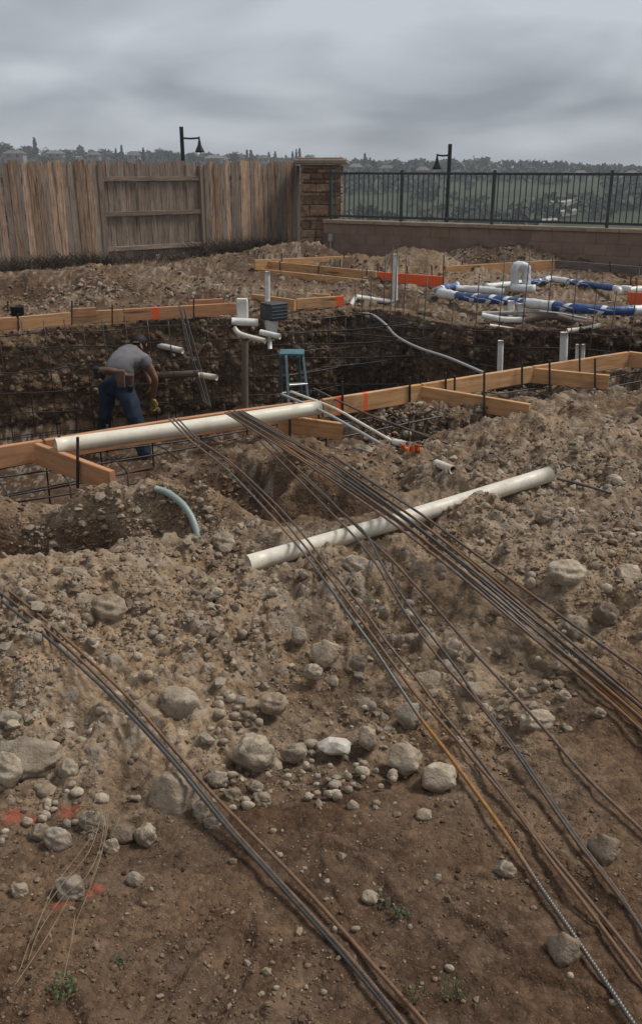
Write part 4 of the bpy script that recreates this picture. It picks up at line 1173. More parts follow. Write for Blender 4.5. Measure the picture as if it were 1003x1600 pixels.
# houses on the slope
M_HWALL = speckled('far_house_wall', (.20, .175, .15), (.30, .27, .235), .5, .9, 0, vary=.35)
M_HROOF = speckled('far_house_roof', (.10, .085, .08), (.17, .14, .125), .5, .9, 0, vary=.3)
M_HWIN = speckled('far_window', (.03, .035, .04), (.05, .055, .06), 1, .3, 0)
def house(px, py, Yd, wpx, label):
    q = PY(px, py, Yd); w = wpx / FPX * Yd / 2; d_ = w * .7; h = 1.7
    r = thing('far_house', label, 'house', q, 'houses on the far slope')
    x, y, z = q
    part('wall', box((x, y, z + h / 2 - 1), (w, d_, h / 2 + 1)), M_HWALL, r)
    V = [(x - w - .4, y - d_ - .4, z + h), (x + w + .4, y - d_ - .4, z + h), (x + w + .4, y + d_ + .4, z + h), (x - w - .4, y + d_ + .4, z + h), (x - w * .5, y, z + h + 1.1), (x + w * .5, y, z + h + 1.1)]
    part('roof', (V, [(0, 1, 5, 4), (1, 2, 5), (2, 3, 4, 5), (3, 0, 4), (3, 2, 1, 0)]), M_HROOF, r)
    for sx in (-.5, .45):
        part('window', box((x + w * sx, y - d_ - .03, z + 1.0), (w * .16, .03, .4)), M_HWIN, r)
HS = [(88, 240, 34, 'house above the left fence right of the tall conifer'), (25, 241, 40, 'wide house at the left edge of the skyline'), (148, 242, 24, 'house over the fence left of the railed bay'), (210, 243, 26, 'house above the middle of the railed bay'), (335, 247, 36, 'house right of the left lamp'), (352, 249, 24, 'second house right of the left lamp'),
      (412, 247, 22, 'house between twin conifers and the pillar'), (556, 262, 26, 'house just right of the pillar'), (604, 263, 30, 'house among trees left of the right lamp'), (660, 267, 24, 'small house below the shade of the right lamp'), (722, 268, 26, 'house right of the right lamp'), (770, 271, 22, 'house at the second iron post'),
      (812, 278, 18, 'small pale house low on the slope at right'), (852, 282, 16, 'pale house lower than its neighbour at right'), (888, 283, 14, 'pale pink house on the slope at right'), (905, 272, 24, 'house left of the last iron post'), (985, 273, 26, 'house at the right edge of the skyline')]
for px, py, w_, lab in HS:
    house(px, py + 8, 300 + (px * 53 % 60), w_ * .7, lab)
# pale curved track and terrace on the slope behind the iron fence
M_TRACK = speckled('pale_track', (.22, .21, .19), (.34, .32, .29), .4, .9, 0)
def track(name, pts, Yf, w):
    P = []
    for px, py in pts:
        d = ray(px, py); t_ = np.linspace(100, 500, 800); Q = d[None] * t_[:, None] + np.array((0, 0, CAM_Z)); kk = int(np.argmax(Q[:, 2] < V_h(Q[:, 0], Q[:, 1]) + 1.2)); P.append(Q[kk])
    P = resample(catmull(P, 8), 3)
    V, F = [], []
    for q in P:
        V += [q + (0, -w, 0), q + (0, w, .25), q + (0, w, -.8), q + (0, -w, -.8)]
    for i in range(len(P) - 1):
        for k in range(4): F.append((i * 4 + k, i * 4 + (k + 1) % 4, (i + 1) * 4 + (k + 1) % 4, (i + 1) * 4 + k))
    tag(part(name, (V, F), M_TRACK), kind='structure')
track('hillside_path', [(832, 312), (860, 316), (885, 315), (903, 308)], 0, 1.0)
track('hillside_path', [(836, 326), (870, 331), (900, 328)], 0, .8)
track('hillside_path', [(804, 345), (830, 346), (850, 344), (870, 343)], 0, .7)
# street lamps standing on the road below the wall
M_LAMP = speckled('black_lamp_paint', (.008, .008, .009), (.016, .016, .017), 6, .45, .0003)
def street_lamp(px, top, Yd, side, ybell, label):
    tp = PY(px, top, Yd); s = Yd / FPX
    r = thing('street_lamp', label, 'street lamp', (tp[0], tp[1], -9), 'street lamps beyond the yard')
    part('post', tube([(tp[0], tp[1], -9), (tp[0], tp[1], tp[2])], 2.9 * s, 10), M_LAMP, r)
    za = tp[2] - 15 * s; xe = tp[0] + side * 25 * s
    if abs(side) < 1: xe = tp[0] + side * 25 * s
    part('arm', tube([(tp[0], tp[1], za), ((tp[0] + xe) / 2, tp[1], za - .8 * s), (xe, tp[1], za)], 1.3 * s, 8), M_LAMP, r)
    sh = part('shade', lathe((xe, tp[1], za), [(1.0 * s, 2 * s), (1.2 * s, -2 * s), (1.8 * s, -4 * s), (2.6 * s, -9 * s), (4.6 * s, -13.5 * s), (6.6 * s, -17.5 * s), (6.6 * s, -19.3 * s), (5.6 * s, -19 * s), (.1 * s, -15 * s)], 14), M_LAMP, r, True)
street_lamp(283.5, 198, 34, 1.0, 0, 'black street lamp rising behind the wooden fence')
street_lamp(703, 225, 34, -.72, 0, 'black street lamp rising behind the iron fence')

# ------------------------------------------------------------------ the air over the valley
M_HAZE = bpy.data.materials.new('haze'); M_HAZE.use_nodes = True
hn = M_HAZE.node_tree; hn.nodes.clear()
ho = hn.nodes.new('ShaderNodeOutputMaterial'); hv = hn.nodes.new('ShaderNodeVolumePrincipled')
hv.inputs['Color'].default_value = (.86, .91, .97, 1); hv.inputs['Density'].default_value = .0007; hv.inputs['Anisotropy'].default_value = 0.0
hn.links.new(hv.outputs[0], ho.inputs['Volume'])
tag(part('haze', box((0, 1480, -12.5), (2800, 1600, 28.5)), M_HAZE), 'thin grey haze lying over the valley', 'haze', kind='stuff')

# ------------------------------------------------------------------ rocks
M_ROCK, nt, b = new_mat('river_rock', .88, .25)
v = coords(nt, 'Object'); wp = world_pos(nt)
r_ = rnd(nt)
base = ramp(nt, r_, [(0.0, (.17, .128, .092)), (.2, (.35, .275, .198)), (.45, (.28, .235, .182)), (.7, (.44, .358, .262)), (.9, (.38, .315, .238)), (1.0, (.24, .205, .168))])
f = noise(nt, wp, 26, 6, .7)
col = mix(nt, 1.0, base, ramp(nt, f, [(.3, (.50, .48, .46)), (.5, (1, 1, 1)), (.72, (1.4, 1.38, 1.34))]), 'MULTIPLY')
f2 = noise(nt, wp, 9, 4, .6)
col = mix(nt, math_n(nt, 'MULTIPLY', ramp(nt, f2, [(.46, 0.0), (.62, 1.0)]), .6), col, (.19, .135, .09))      # clinging soil
pk = math_n(nt, 'ADD', attr(nt, 'paint'), math_n(nt, 'MULTIPLY', math_n(nt, 'SUBTRACT', f, .5), 1.2))
col = mix(nt, math_n(nt, 'MULTIPLY', ramp(nt, pk, [(.45, 0.0), (.7, 1.0)]), .8), col, (.50, .10, .05))
nt.links.new(col, b.inputs['Base Color'])
bump(nt, b, math_n(nt, 'ADD', f, math_n(nt, 'MULTIPLY', noise(nt, wp, 120, 3), .4)), 1.0, .010)
M_CHIP = speckled('broken_white_stone', (.36, .31, .25), (.62, .58, .52), 22, .85, .006, c3=(.30, .23, .16))

def ico(sub):
    bm = bmesh.new(); bmesh.ops.create_icosphere(bm, subdivisions=sub, radius=1)
    V = np.array([v.co[:] for v in bm.verts]); F = [[v.index for v in f.verts] for f in bm.faces]; bm.free()
    return V, F
I3, I1, I2 = ico(4), ico(1), ico(2)
def n3(P, seed):
    return (vnoise(P[:, 0] + 3.1 * P[:, 2], P[:, 1] + 7, seed) + vnoise(P[:, 1] - 2.3 * P[:, 0], P[:, 2] + 19, seed + 1) + vnoise(P[:, 2] + 1.7 * P[:, 1], P[:, 0] - 5, seed + 2)) / 3 - .5
def rock_geo(seed, ang=0.0, base=I3):
    """rounded boulder; ang > 0 cuts facets into it"""
    V = base[0].copy(); rg = np.random.default_rng(seed)
    V = V * (1 + .75 * n3(V * 1.0 + seed, seed)[:, None] + .40 * n3(V * 2.3 + seed, seed + 9)[:, None] + .14 * n3(V * 7 + seed, seed + 19)[:, None])
    for _ in range(int(ang * 14)):
        n_ = rg.normal(size=3); n_ /= np.linalg.norm(n_); dd = rg.uniform(.62, .9)
        over = np.maximum(0, V @ n_ - dd); V = V - n_[None] * over[:, None] * .85
    V += V * .04 * n3(V * 16 + seed, seed + 29)[:, None]
    return V / np.abs(V).max(0)
rock_meshes = [mesh_data('rock', rock_geo(40 + k, (.15, .35, .6, .9)[k % 4], I2 if k >= 8 else I3), (I2 if k >= 8 else I3)[1], M_ROCK, True) for k in range(20)]
def put_rock(px, py, w, h, label, k=None, group=None, bury=.30, name='rock', mat=None, rot=None, depth=None):
    p = hit(px, py + h * .25)
    dist = math.sqrt(p[0] ** 2 + p[1] ** 2 + (p[2] - CAM_Z) ** 2)
    W, Hh_ = w * dist / FPX / 2, h * dist / FPX / 2
    k = random.randrange(8) if k is None else k
    o = bpy.data.objects.new(name, rock_meshes[k])
    z = Hs(p[0], p[1])
    o.location = (p[0], p[1], max(z, p[2]) + Hh_ * (1 - 2 * bury))
    o.scale = (W, (depth or .9) * (W + Hh_) / 2, Hh_ * 1.15)
    o.rotation_euler = (random.uniform(-.15, .15), random.uniform(-.2, .2) if rot is None else math.radians(rot), random.uniform(-.4, .4))
    # a bar lying over the stone presses it down
    nb = BARS[(BARS[:, 0] - p[0]) ** 2 + (BARS[:, 1] - p[1]) ** 2 < (W * .8) ** 2]
    if len(nb):
        over = o.location.z + o.scale.z * .9 - float(nb[:, 2].min()) + .004
        if over > 0:
            o.location.z -= min(over, o.scale.z * 1.1)
    link(o); tag(o, label, 'rock', group)
    return o
BARS = np.concatenate(BAR_XYZ)
BIG = 'large rocks in the foreground'
ROCKS = [
    (48, 1193, 98, 62, 'long pale boulder at the left edge, widest of its cluster', 2, 8), (14, 1224, 48, 48, 'dark boulder tucked under the long pale one at the left edge', 1, 0), (110, 1211, 30, 32, 'small pale stone touching the right end of the long left boulder', 0, 0),
    (270, 1226, 82, 88, 'big dark boulder hard against the left foreground rebars', 3, 0), (398, 1172, 68, 60, 'round grey boulder, largest near the middle of the foreground', 0, 0), (459, 1172, 40, 30, 'bean shaped stone right of the round grey boulder', 1, -25),
    (508, 1015, 44, 54, 'tall pale boulder standing alone in the middle of the berm', 2, 10), (490, 1047, 32, 24, 'small pale stone at the foot of the tall pale boulder', 0, 0), (560, 1033, 30, 26, 'dark round stone right of the tall pale boulder', 0, 0), (466, 991, 28, 30, 'brown stone left of the tall pale boulder', 3, 0),
    (572, 1150, 32, 40, 'upright wedge shaped stone right of the white broken one', 3, 0), (628, 1181, 58, 46, 'squarish grey brown rock left of the ribbed rebar', 3, 0), (682, 1211, 60, 44, 'low dark rock pinned beside the ribbed rebar', 3, -8),
    (287, 1097, 78, 58, 'flat slab sunk in the berm above the left rebars', 3, 12), (172, 955, 54, 42, 'brown boulder high on the berm at left', 1, 0), (676, 1046, 54, 40, 'grey boulder between the dark rebar pair and the brown bundle', 2, 10), (708, 1002, 40, 40, 'rounded rock under the single rusty rebar', 0, 0),
    (836, 1128, 60, 32, 'blue grey stone under the single rebar at right', 1, 0), (880, 916, 64, 38, 'topmost of the pale boulders right of the thick bundle', 1, 0), (900, 957, 56, 48, 'lower pale boulder of the cluster right of the thick bundle', 0, 0), (946, 956, 40, 36, 'round boulder ending the pale cluster at right', 0, 0),
    (978, 899, 46, 34, 'dark rock near the right edge above the lone rebar', 3, 0), (562, 893, 58, 36, 'flat sunken rock right below the long white pipe', 1, 15), (640, 1101, 42, 46, 'rock directly behind the brown bundle of rebars', 2, 0), (790, 1358, 32, 27, 'stone sitting alone on the mud right of centre', 0, 0),
    (880, 1477, 46, 58, 'half buried stone beside the ribbed rebar at lower right', 2, 0), (576, 1400, 28, 20, 'small reddish stone alone on the mud below centre', 3, 0), (66, 1300, 34, 28, 'left lobe of the pale pair of stones below the left cluster', 0, 0), (92, 1311, 42, 38, 'right lobe of the pale pair of stones below the left cluster', 1, 0),
    (228, 1303, 34, 40, 'smooth egg shaped stone leaning at lower left', 0, 25), (113, 1387, 44, 38, 'pale round stone with orange paint on its underside', 0, 0), (146, 1284, 40, 36, 'tan stone behind the dry stalks', 1, 0), (190, 1301, 44, 30, 'dark stone between tan stone and egg shaped stone', 3, 0),
    (340, 1213, 34, 28, 'pale pinkish stone right of the left rebars', 2, 0), (365, 1240, 30, 24, 'stone just below the pale pinkish one', 0, 0), (411, 1249, 30, 24, 'pale stone lowest of the group below the round boulder', 0, 0), (400, 1229, 26, 22, 'stone between round boulder and the lowest pale stone', 0, 0),
    (315, 1265, 28, 28, 'round stone squeezed between the left rebars and the dark boulder', 0, 0), (333, 1286, 28, 18, 'flat stone under the left rebars below the dark boulder', 0, 0), (175, 1320, 26, 22, 'small stone below the dark stone at lower left', 0, 0),
    (942, 1322, 44, 54, 'tan rock half sunk in the mud at the right edge', 2, 0), (934, 1122, 22, 18, 'pale pebble pair left of the thick bundle at right', 0, 0), (880, 1088, 24, 18, 'pale egg stone in the dirt below the thick bundle', 0, 0), (350, 858, 36, 34, 'pale rock left of the open end of the long pipe', 1, 0),
    (340, 936, 28, 28, 'round stone on the berm below the left pipe end', 0, 0), (566, 712, 34, 18, 'flat pale stone right of the thick bundle near the kicker board', 1, 0), (428, 1096, 44, 34, 'reddish brown boulder left of the bare patch', 1, 0), (735, 1062, 44, 44, 'broad pale rock under the dark rebar pair', 2, 0),
    (660, 1272, 28, 18, 'flat tan stone on the edge of the mud left of the ribbed rebar', 3, 0), (468, 876, 30, 30, 'round rock wedged beneath the long pipe near its left end', 0, 0), (118, 910, 46, 20, 'flat pinkish stone at the lip of the left hollow', 1, 0), (20, 1160, 40, 22, 'pale stone behind the long left boulder', 0, 0),
    (210, 1375, 26, 22, 'dull clod like stone right of the painted stone', 3, 0), (33, 1388, 26, 20, 'small tan stone near the left edge beside the painted stone', 0, 0), (850, 815, 26, 20, 'stone on the mound below the right end of the long pipe', 0, 0), (918, 830, 30, 20, 'pale stone on the right mound above the dark rock', 0, 0)]
for px, py, w, h, lab, kk, rt in ROCKS:
    put_rock(px, py, w * 1.05, h * 1.0, lab, (kk + (0, 4)[(px * 7) % 2]) % 8, BIG, rot=rt, bury=.16 if px < 60 and py > 1180 and py < 1240 else .36)
# orange overspray on the painted stone: its own mesh
pr = [o for o in bpy.data.objects if o.get('label') == 'pale round stone with orange paint on its underside'][0]
pr.data = pr.data.copy(); co = np.array([v_.co[:] for v_ in pr.data.vertices])
a_ = pr.data.attributes.new('paint', 'FLOAT', 'POINT'); a_.data.foreach_set('value', np.clip(.75 - 1.6 * (co[:, 2] + .45), 0, 1).astype(np.float32))
# the white broken stone
p = hit(521, 1172); dd = 2.9
V = rock_geo(7, .9, I2) * np.array((.054, .040, .030))
ch = single('broken_stone', (V + p + np.array((0, 0, .012)), I2[1]), M_CHIP, 'white freshly broken stone in the middle of the foreground', 'rock', p, BIG)

# cobbles: countable, alike, by zone
def zone(pxr, pyr, n, smin, smax, label, group, dens=None):
    k = 0; tries = 0
    while k < n and tries < 4000:
        tries += 1
        px, py = random.uniform(*pxr), random.uniform(*pyr)
        if dens is not None and random.random() > dens(px, py): continue
        s_ = smin * (1 - random.random() * (1 - (smin / smax) ** 1.6)) ** (-1 / 1.6)
        if any(abs(px - a) < w_ * .6 and abs(py - b_) < h_ * .6 for a, b_, w_, h_, *_ in ROCKS): continue
        put_rock(px, py, s_ * random.uniform(.9, 1.3), s_ * random.uniform(.7, 1.0), label, 8 + random.randrange(12), group, bury=random.uniform(.2, .42))
        k += 1
def cl_d(px, py): return float(np.clip(.5 + 2.6 * fbm(np.array(px / 90.), np.array(py / 70.), 3, 700), 0, 1))
zone((190, 640), (1080, 1265), 70, 9, 22, 'small rounded cobble in the stony strip at the foot of the berm', 'cobbles at the foot of the berm', lambda a, b_: cl_d(a, b_) if b_ > 1060 + .2 * a * 0 else .3)
zone((10, 480), (915, 1080), 60, 9, 20, 'small cobble on the berm between the left rebars and the brown bundle', 'cobbles on the left of the berm', lambda a, b_: cl_d(a, b_) if b_ < 925 + (a * 1.0) * 1 else .1)
zone((0, 230), (1130, 1340), 45, 9, 22, 'small cobble among the boulders at the left edge', 'cobbles by the left boulders', cl_d)
zone((560, 900), (880, 1120), 40, 9, 20, 'small cobble among the rebars right of the berm middle', 'cobbles among the rebars', cl_d)
zone((720, 1000), (760, 1000), 45, 8, 20, 'small stone on the mound right of the thick rebar bundle', 'cobbles on the right mound', lambda a, b_: cl_d(a, b_) if b_ < 1.0 * (a - 720) * .75 + 850 else 0)
zone((560, 1000), (640, 760), 25, 7, 16, 'small stone in the dug ground below the kicker boards', 'cobbles near the kickers', cl_d)
zone((420, 1000), (1280, 1590), 12, 8, 14, 'little stone lying loose on the brown mud', 'little stones on the mud')

# ------------------------------------------------------------------ gravel and soil crumbs: uncountable
def scatter(name, n, pxr, pyr, dmin, dmax, mat, label, cat, alpha, soilish, seed, base=I1):
    rg = np.random.default_rng(seed)
    px = rg.uniform(*pxr, n); py = pyr[0] + (pyr[1] - pyr[0]) * rg.uniform(0, 1, n)
    P = hits(px, py)
    x, y = P[:, 0], P[:, 1]
    hh, d, rough, _, _ = H(x, y, True, True)
    cl = fbm(x * 1.6, y * 1.6, 4, 811 + (5 if soilish else 0)) * 4.2 + .42
    keep = rg.uniform(0, 1, n) < np.clip(cl, .03, 1) * np.where(rough > .4, 1, .45 if soilish else .12)
    keep &= d < -0.03
    cells = set(zip(np.floor(BARS[:, 0] / .025).astype(int), np.floor(BARS[:, 1] / .025).astype(int)))
    keep &= ~np.array([(a_, b_) in cells for a_, b_ in zip(np.floor(x / .025).astype(int), np.floor(y / .025).astype(int))])
    x, y, hh, rough, cl = x[keep], y[keep], hh[keep], rough[keep], cl[keep]; n = len(x)
    dist = np.sqrt(x * x + y * y + 2.6)
    s = np.maximum(dmin, (.0016 if not soilish else .0020) * dist) * (1 - rg.uniform(0, 1, n)) ** (-1 / alpha)
    s = s * (.75 + .4 * np.clip(cl, 0, 1)) * np.where(rough > .4, 1, .75)
    s = np.minimum(s, dmax * (.5 + .5 * rough) * (1 + .08 * dist)) * .5
    B = base[0]; nb = len(B)
    V = np.repeat(B[None], n, 0) * rg.uniform(.62, 1.25, (n, nb, 1))
    sc = np.stack([s * rg.uniform(.8, 1.35, n), s * rg.uniform(.8, 1.25, n), s * rg.uniform(.55, .95, n)], 1)
    V = V * sc[:, None, :]
    a = rg.uniform(0, 6.283, n); ca, sa = np.cos(a)[:, None], np.sin(a)[:, None]
    t1 = rg.uniform(-.7, .7, n)[:, None]
    X_, Y_, Z_ = V[..., 0].copy(), V[..., 1].copy(), V[..., 2].copy()
    Y2, Z2 = Y_ * np.cos(t1) - Z_ * np.sin(t1), Y_ * np.sin(t1) + Z_ * np.cos(t1)
    V[..., 0], V[..., 1], V[..., 2] = X_ * ca - Y2 * sa, X_ * sa + Y2 * ca, Z2
    V += np.stack([x, y, hh + s * .28], 1)[:, None, :]
    F = (np.array(base[1])[None] + (np.arange(n) * nb)[:, None, None]).reshape(-1, 3)
    me = bpy.data.meshes.new(name)
    me.vertices.add(n * nb); me.vertices.foreach_set('co', V.reshape(-1).astype(np.float32))
    m_ = len(F); me.loops.add(m_ * 3); me.loops.foreach_set('vertex_index', F.reshape(-1).astype(np.int32))
    me.polygons.add(m_); me.polygons.foreach_set('loop_start', (np.arange(m_) * 3).astype(np.int32)); me.polygons.foreach_set('use_smooth', np.zeros(m_, bool))
    me.update(calc_edges=True)
    at = me.attributes.new('pid', 'FLOAT', 'POINT'); at.data.foreach_set('value', np.repeat(rg.uniform(0, 1, n), nb).astype(np.float32))
    at = me.attributes.new('damp_shade', 'FLOAT', 'POINT'); at.data.foreach_set('value', np.repeat(np.clip(.62 - .46 * rough + .22 * sstep(3.9, 4.8, y) + rg.uniform(-.25, .25, n) - .16, 0, 1), nb).astype(np.float32))
    me.materials.append(mat)
    o = bpy.data.objects.new(name, me); link(o); tag(o, label, cat, kind='stuff')
    return o
M_GRAVEL, nt, b = new_mat('gravel', .9, .2)
pid = attr(nt, 'pid'); wp = world_pos(nt)
col = ramp(nt, pid, [(0.0, (.12, .087, .060)), (.3, (.21, .158, .110)), (.55, (.29, .225, .160)), (.78, (.25, .208, .162)), (.93, (.40, .325, .238)), (1.0, (.27, .16, .11))])
col = mix(nt, .6, col, ramp(nt, noise(nt, wp, 90, 4, .7), [(.35, (.6, .6, .6)), (.65, (1.25, 1.25, 1.25))]), 'MULTIPLY')
nt.links.new(col, b.inputs['Base Color']); bump(nt, b, noise(nt, wp, 220, 3), .5, .002)
M_CRUMB, nt, b = new_mat('soil_crumbs', .95, .1)
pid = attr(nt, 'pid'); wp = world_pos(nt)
dk = math_n(nt, 'ADD', attr(nt, 'damp_shade'), math_n(nt, 'MULTIPLY', math_n(nt, 'SUBTRACT', pid, .5), .5))
col = ramp(nt, dk, [(.05, DRY), (.45, MID), (.85, DAMP_SHADE)])
col = mix(nt, .7, col, ramp(nt, noise(nt, wp, 110, 4, .7), [(.35, (.6, .6, .6)), (.65, (1.3, 1.3, 1.3))]), 'MULTIPLY')
nt.links.new(col, b.inputs['Base Color']); bump(nt, b, noise(nt, wp, 160, 3), .7, .003)
scatter('gravel', 72000, (-380, 1380), (395, 1690), .0045, .040, M_GRAVEL, 'loose gravel and pebbles strewn over the dug ground', 'gravel', 2.2, False, 21)
scatter('soil_crumbs', 54000, (-380, 1380), (395, 1690), .005, .026, M_CRUMB, 'crumbs and clods of brown soil over the dug ground', 'soil', 2.5, True, 22)

# ------------------------------------------------------------------ the worker
M_SKIN = speckled('skin', (.20, .105, .065), (.27, .150, .098), 14, .6, .0008)
M_JEANS = speckled('dark_denim', (.008, .014, .026), (.018, .032, .056), 9, .9, .006, c3=(.026, .046, .074))
M_SHIRT = speckled('grey_shirt', (.120, .113, .118), (.175, .165, .170), 7, .95, .006)
M_LEATHER = speckled('tool_belt_leather', (.085, .048, .036), (.15, .090, .065), 12, .7, .003)
M_HAIR = speckled('dark_hair', (.010, .008, .007), (.028, .020, .017), 40, .7, .003)
M_BOOT = speckled('work_boot', (.030, .022, .017), (.07, .05, .036), 14, .8, .003)
M_GLOVE = speckled('yellow_glove', (.22, .17, .035), (.36, .28, .07), 20, .85, .003)
hipc = PY(180, 592, 9.95)
worker = thing('person', 'worker in grey shirt and jeans bending over in the pit', 'person', (hipc[0], hipc[1], -1.40))
def skin(name, chain, edges, mat, root=0, sub=2, bsmooth=.3, fold=0.0):
    """chain: list of (point, rx, ry); grown into one smooth surface"""
    P = np.array([c[0] for c in chain]) - origin(worker)
    me = bpy.data.meshes.new(name); me.from_pydata([tuple(map(float, p)) for p in P], edges, [])
    o = bpy.data.objects.new(name, me); link(o, worker)
    m_ = o.modifiers.new('skin', 'SKIN'); m_.use_smooth_shade = True; m_.branch_smoothing = bsmooth
    for i, c in enumerate(chain):
        sv = me.skin_vertices[0].data[i]; sv.radius = (c[1], c[2]); sv.use_root = (i == root)
    s_ = o.modifiers.new('smooth', 'SUBSURF'); s_.levels = sub; s_.render_levels = sub
    if fold:
        tx_ = bpy.data.textures.new(name + '_folds', 'CLOUDS'); tx_.noise_scale = .07; tx_.noise_depth = 1
        dm = o.modifiers.new('folds', 'DISPLACE'); dm.texture = tx_; dm.strength = fold; dm.texture_coords = 'LOCAL'
    me.materials.append(mat)
    return o
lh, rh = PY(168, 600, 10.02), PY(194, 600, 9.92)
lk, rk = PY(167, 640, 10.02), PY(211, 652, 9.72)
la, ra = np.array((PY(160, 685, 10.2)[0], 10.22, -1.29)), np.array((PY(229, 708, 9.75)[0], 9.72, -1.36))
mid, chest, neckb, head = PY(187, 569, 10.06), PY(204, 555, 10.22), PY(214, 546, 10.36), PY(215, 537, 10.50)
rs, ls = PY(226, 561, 10.12), PY(203, 549, 10.52)
re_, rw = PY(243, 592, 10.20), PY(239, 622, 10.34)
le, lw = PY(226, 574, 10.72), PY(238, 604, 10.62)
b_ch = [(hipc, .125, .105), (mid, .115, .10), (chest, .125, .105), (neckb, .055, .055), (head + (.0, .0, -.02), .078, .085), (head + (.03, .06, .02), .088, .088), (head + (.05, .13, -.01), .050, .055),
        (rs, .062, .062), ((rs + re_) / 2, .053, .053), (re_, .043, .043), ((re_ * .55 + rw * .45), .043, .043), (rw, .030, .030),
        (ls, .060, .060), ((ls + le) / 2, .052, .052), (le, .042, .042), (lw, .030, .030),
        (rh, .08, .08), (rk, .055, .055), (ra, .042, .042), (lh, .08, .08), (lk, .055, .055), (la, .042, .042)]
b_ed = [(0, 1), (1, 2), (2, 3), (3, 4), (4, 5), (5, 6), (2, 7), (7, 8), (8, 9), (9, 10), (10, 11), (2, 12), (12, 13), (13, 14), (14, 15), (0, 16), (16, 17), (17, 18), (0, 19), (19, 20), (20, 21)]
skin('body', b_ch, b_ed, M_SKIN)
# face and ear on the head
part('ear', lathe(head + np.array((.098, .02, -.02)), [(.0, -.012), (.022, -.008), (.028, .0), (.018, .008), (.0, .01)], 10, (1, -.2, 0)), M_SKIN, worker, True)
part('nose', lathe(head + np.array((.055, .175, -.045)), [(.02, -.03), (.016, .0), (.004, .025)], 8, (.3, .9, -.2)), M_SKIN, worker, True)
# hair: a cap of the head's shape
Vh, Fh = ico(3)
keepv = Vh * np.array((.099, .112, .098)) + head + np.array((.016, .035, .018))
nrm = Vh @ np.array((-.25, -.35, .9))
keepv = np.where((nrm < -.35)[:, None], head + np.array((.016, .035, .0)) + Vh * .07, keepv)
part('hair', (keepv, Fh), M_HAIR, worker, True)
# jeans
j_ch = [(hipc + (-.010, .015, .050), .228, .172), (hipc + (0, 0, -.035), .222, .172), (rh + (0.01, 0, -.06), .118, .122), ((rh + rk) / 2 + (.004, 0, 0), .108, .11), (rk, .095, .098), ((rk + ra) / 2, .088, .092), (ra + (0, 0, .0), .086, .09),
        (lh + (-.01, 0, -.06), .106, .110), ((lh + lk) / 2, .096, .098), (lk, .084, .086), ((lk + la) / 2, .079, .082), (la + (0, 0, .035), .079, .082)]
skin('jeans', j_ch, [(0, 1), (1, 2), (2, 3), (3, 4), (4, 5), (5, 6), (1, 7), (7, 8), (8, 9), (9, 10), (10, 11)], M_JEANS, 0, 3, .2, .030)
# shirt
s_ch = [(hipc + (-.006, .012, -.005), .215, .160), (mid, .205, .160), (chest, .205, .160), (neckb + (-.006, -.01, -.004), .088, .080),
        (rs + (-.012, 0, 0), .102, .100), ((rs * .50 + re_ * .50), .080, .080),
        (ls, .09, .09), ((ls * .5 + le * .5), .074, .074)]
skin('shirt', s_ch, [(0, 1), (1, 2), (2, 3), (2, 4), (4, 5), (2, 6), (6, 7)], M_SHIRT, 0, 3, .5, .022)
# tool belt with pouches
bx = hipc + np.array((-.006, .012, .028))
belt_axis = (mid - hipc) / np.linalg.norm(mid - hipc)
th = np.linspace(0, 2 * math.pi, 25)[:-1]
e1 = np.cross((0, 1, 0), belt_axis); e1 = np.array((1., 0, 0)) - belt_axis * belt_axis[0]; e1 /= np.linalg.norm(e1); e2 = np.cross(belt_axis, e1)
V, F = [], []
for j, (h_, k_) in enumerate(((-.032, 1.0), (-.034, 1.045), (.034, 1.045), (.032, 1.0))):
    for a in th: V.append(bx + belt_axis * h_ + e1 * .188 * k_ * math.cos(a) + e2 * .148 * k_ * math.sin(a))
for j in range(3):
    for k in range(24): F.append((j * 24 + k, j * 24 + (k + 1) % 24, (j + 1) * 24 + (k + 1) % 24, (j + 1) * 24 + k))
part('belt', (V, F), M_LEATHER, worker, True)
def pouch(px, py, Yd, w, d, h, lean, mat):
    c = PY(px, py, Yd); ax = np.array(((1, 0, 0), (0, 1, 0), (lean, 0, 1.0))); ax[2] /= np.linalg.norm(ax[2])
    V, F = bbox(c, (w / 2, d / 2, h / 2), ax, .010)
    V = np.array(V); t_ = (V - c) @ ax[2] / h
    V = c + (V - c) * (1 + .35 * t_)[:, None] * np.array((1, 1, 1)) 
    return part('pouch', (V, F), mat, worker)
pouch(189, 594, 9.77, .100, .05, .20, -.05, M_LEATHER); pouch(203, 598, 9.84, .08, .06, .17, .1, M_LEATHER); pouch(152, 584, 9.96, .06, .09, .14, 0, M_BLACK); pouch(205, 607, 9.81, .05, .05, .07, 0, M_BLACK)
# boots
for a_, dx, dy in ((ra, .10, .20), (la, -.02, .22)):
    dvv = np.array((dx, dy, 0)); dvv /= np.linalg.norm(dvv)
    P = [a_ + (0, 0, .05), a_ + (0, 0, -.02), a_ + dvv * .09 + (0, 0, -.045), a_ + dvv * .20 + (0, 0, -.06)]
    bt = part('boot', tube(catmull(P, 4), [.062, .062, .064, .064, .062, .06, .058, .056, .054, .052, .048, .044, .03], 12), M_BOOT, worker, True)
    part('sole', bbox(a_ + dvv * .07 + (0, 0, -.098), (.15, .05, .014), (dvv, np.cross((0, 0, 1), dvv), np.array((0, 0, 1))), .008), M_BLACK, bt)
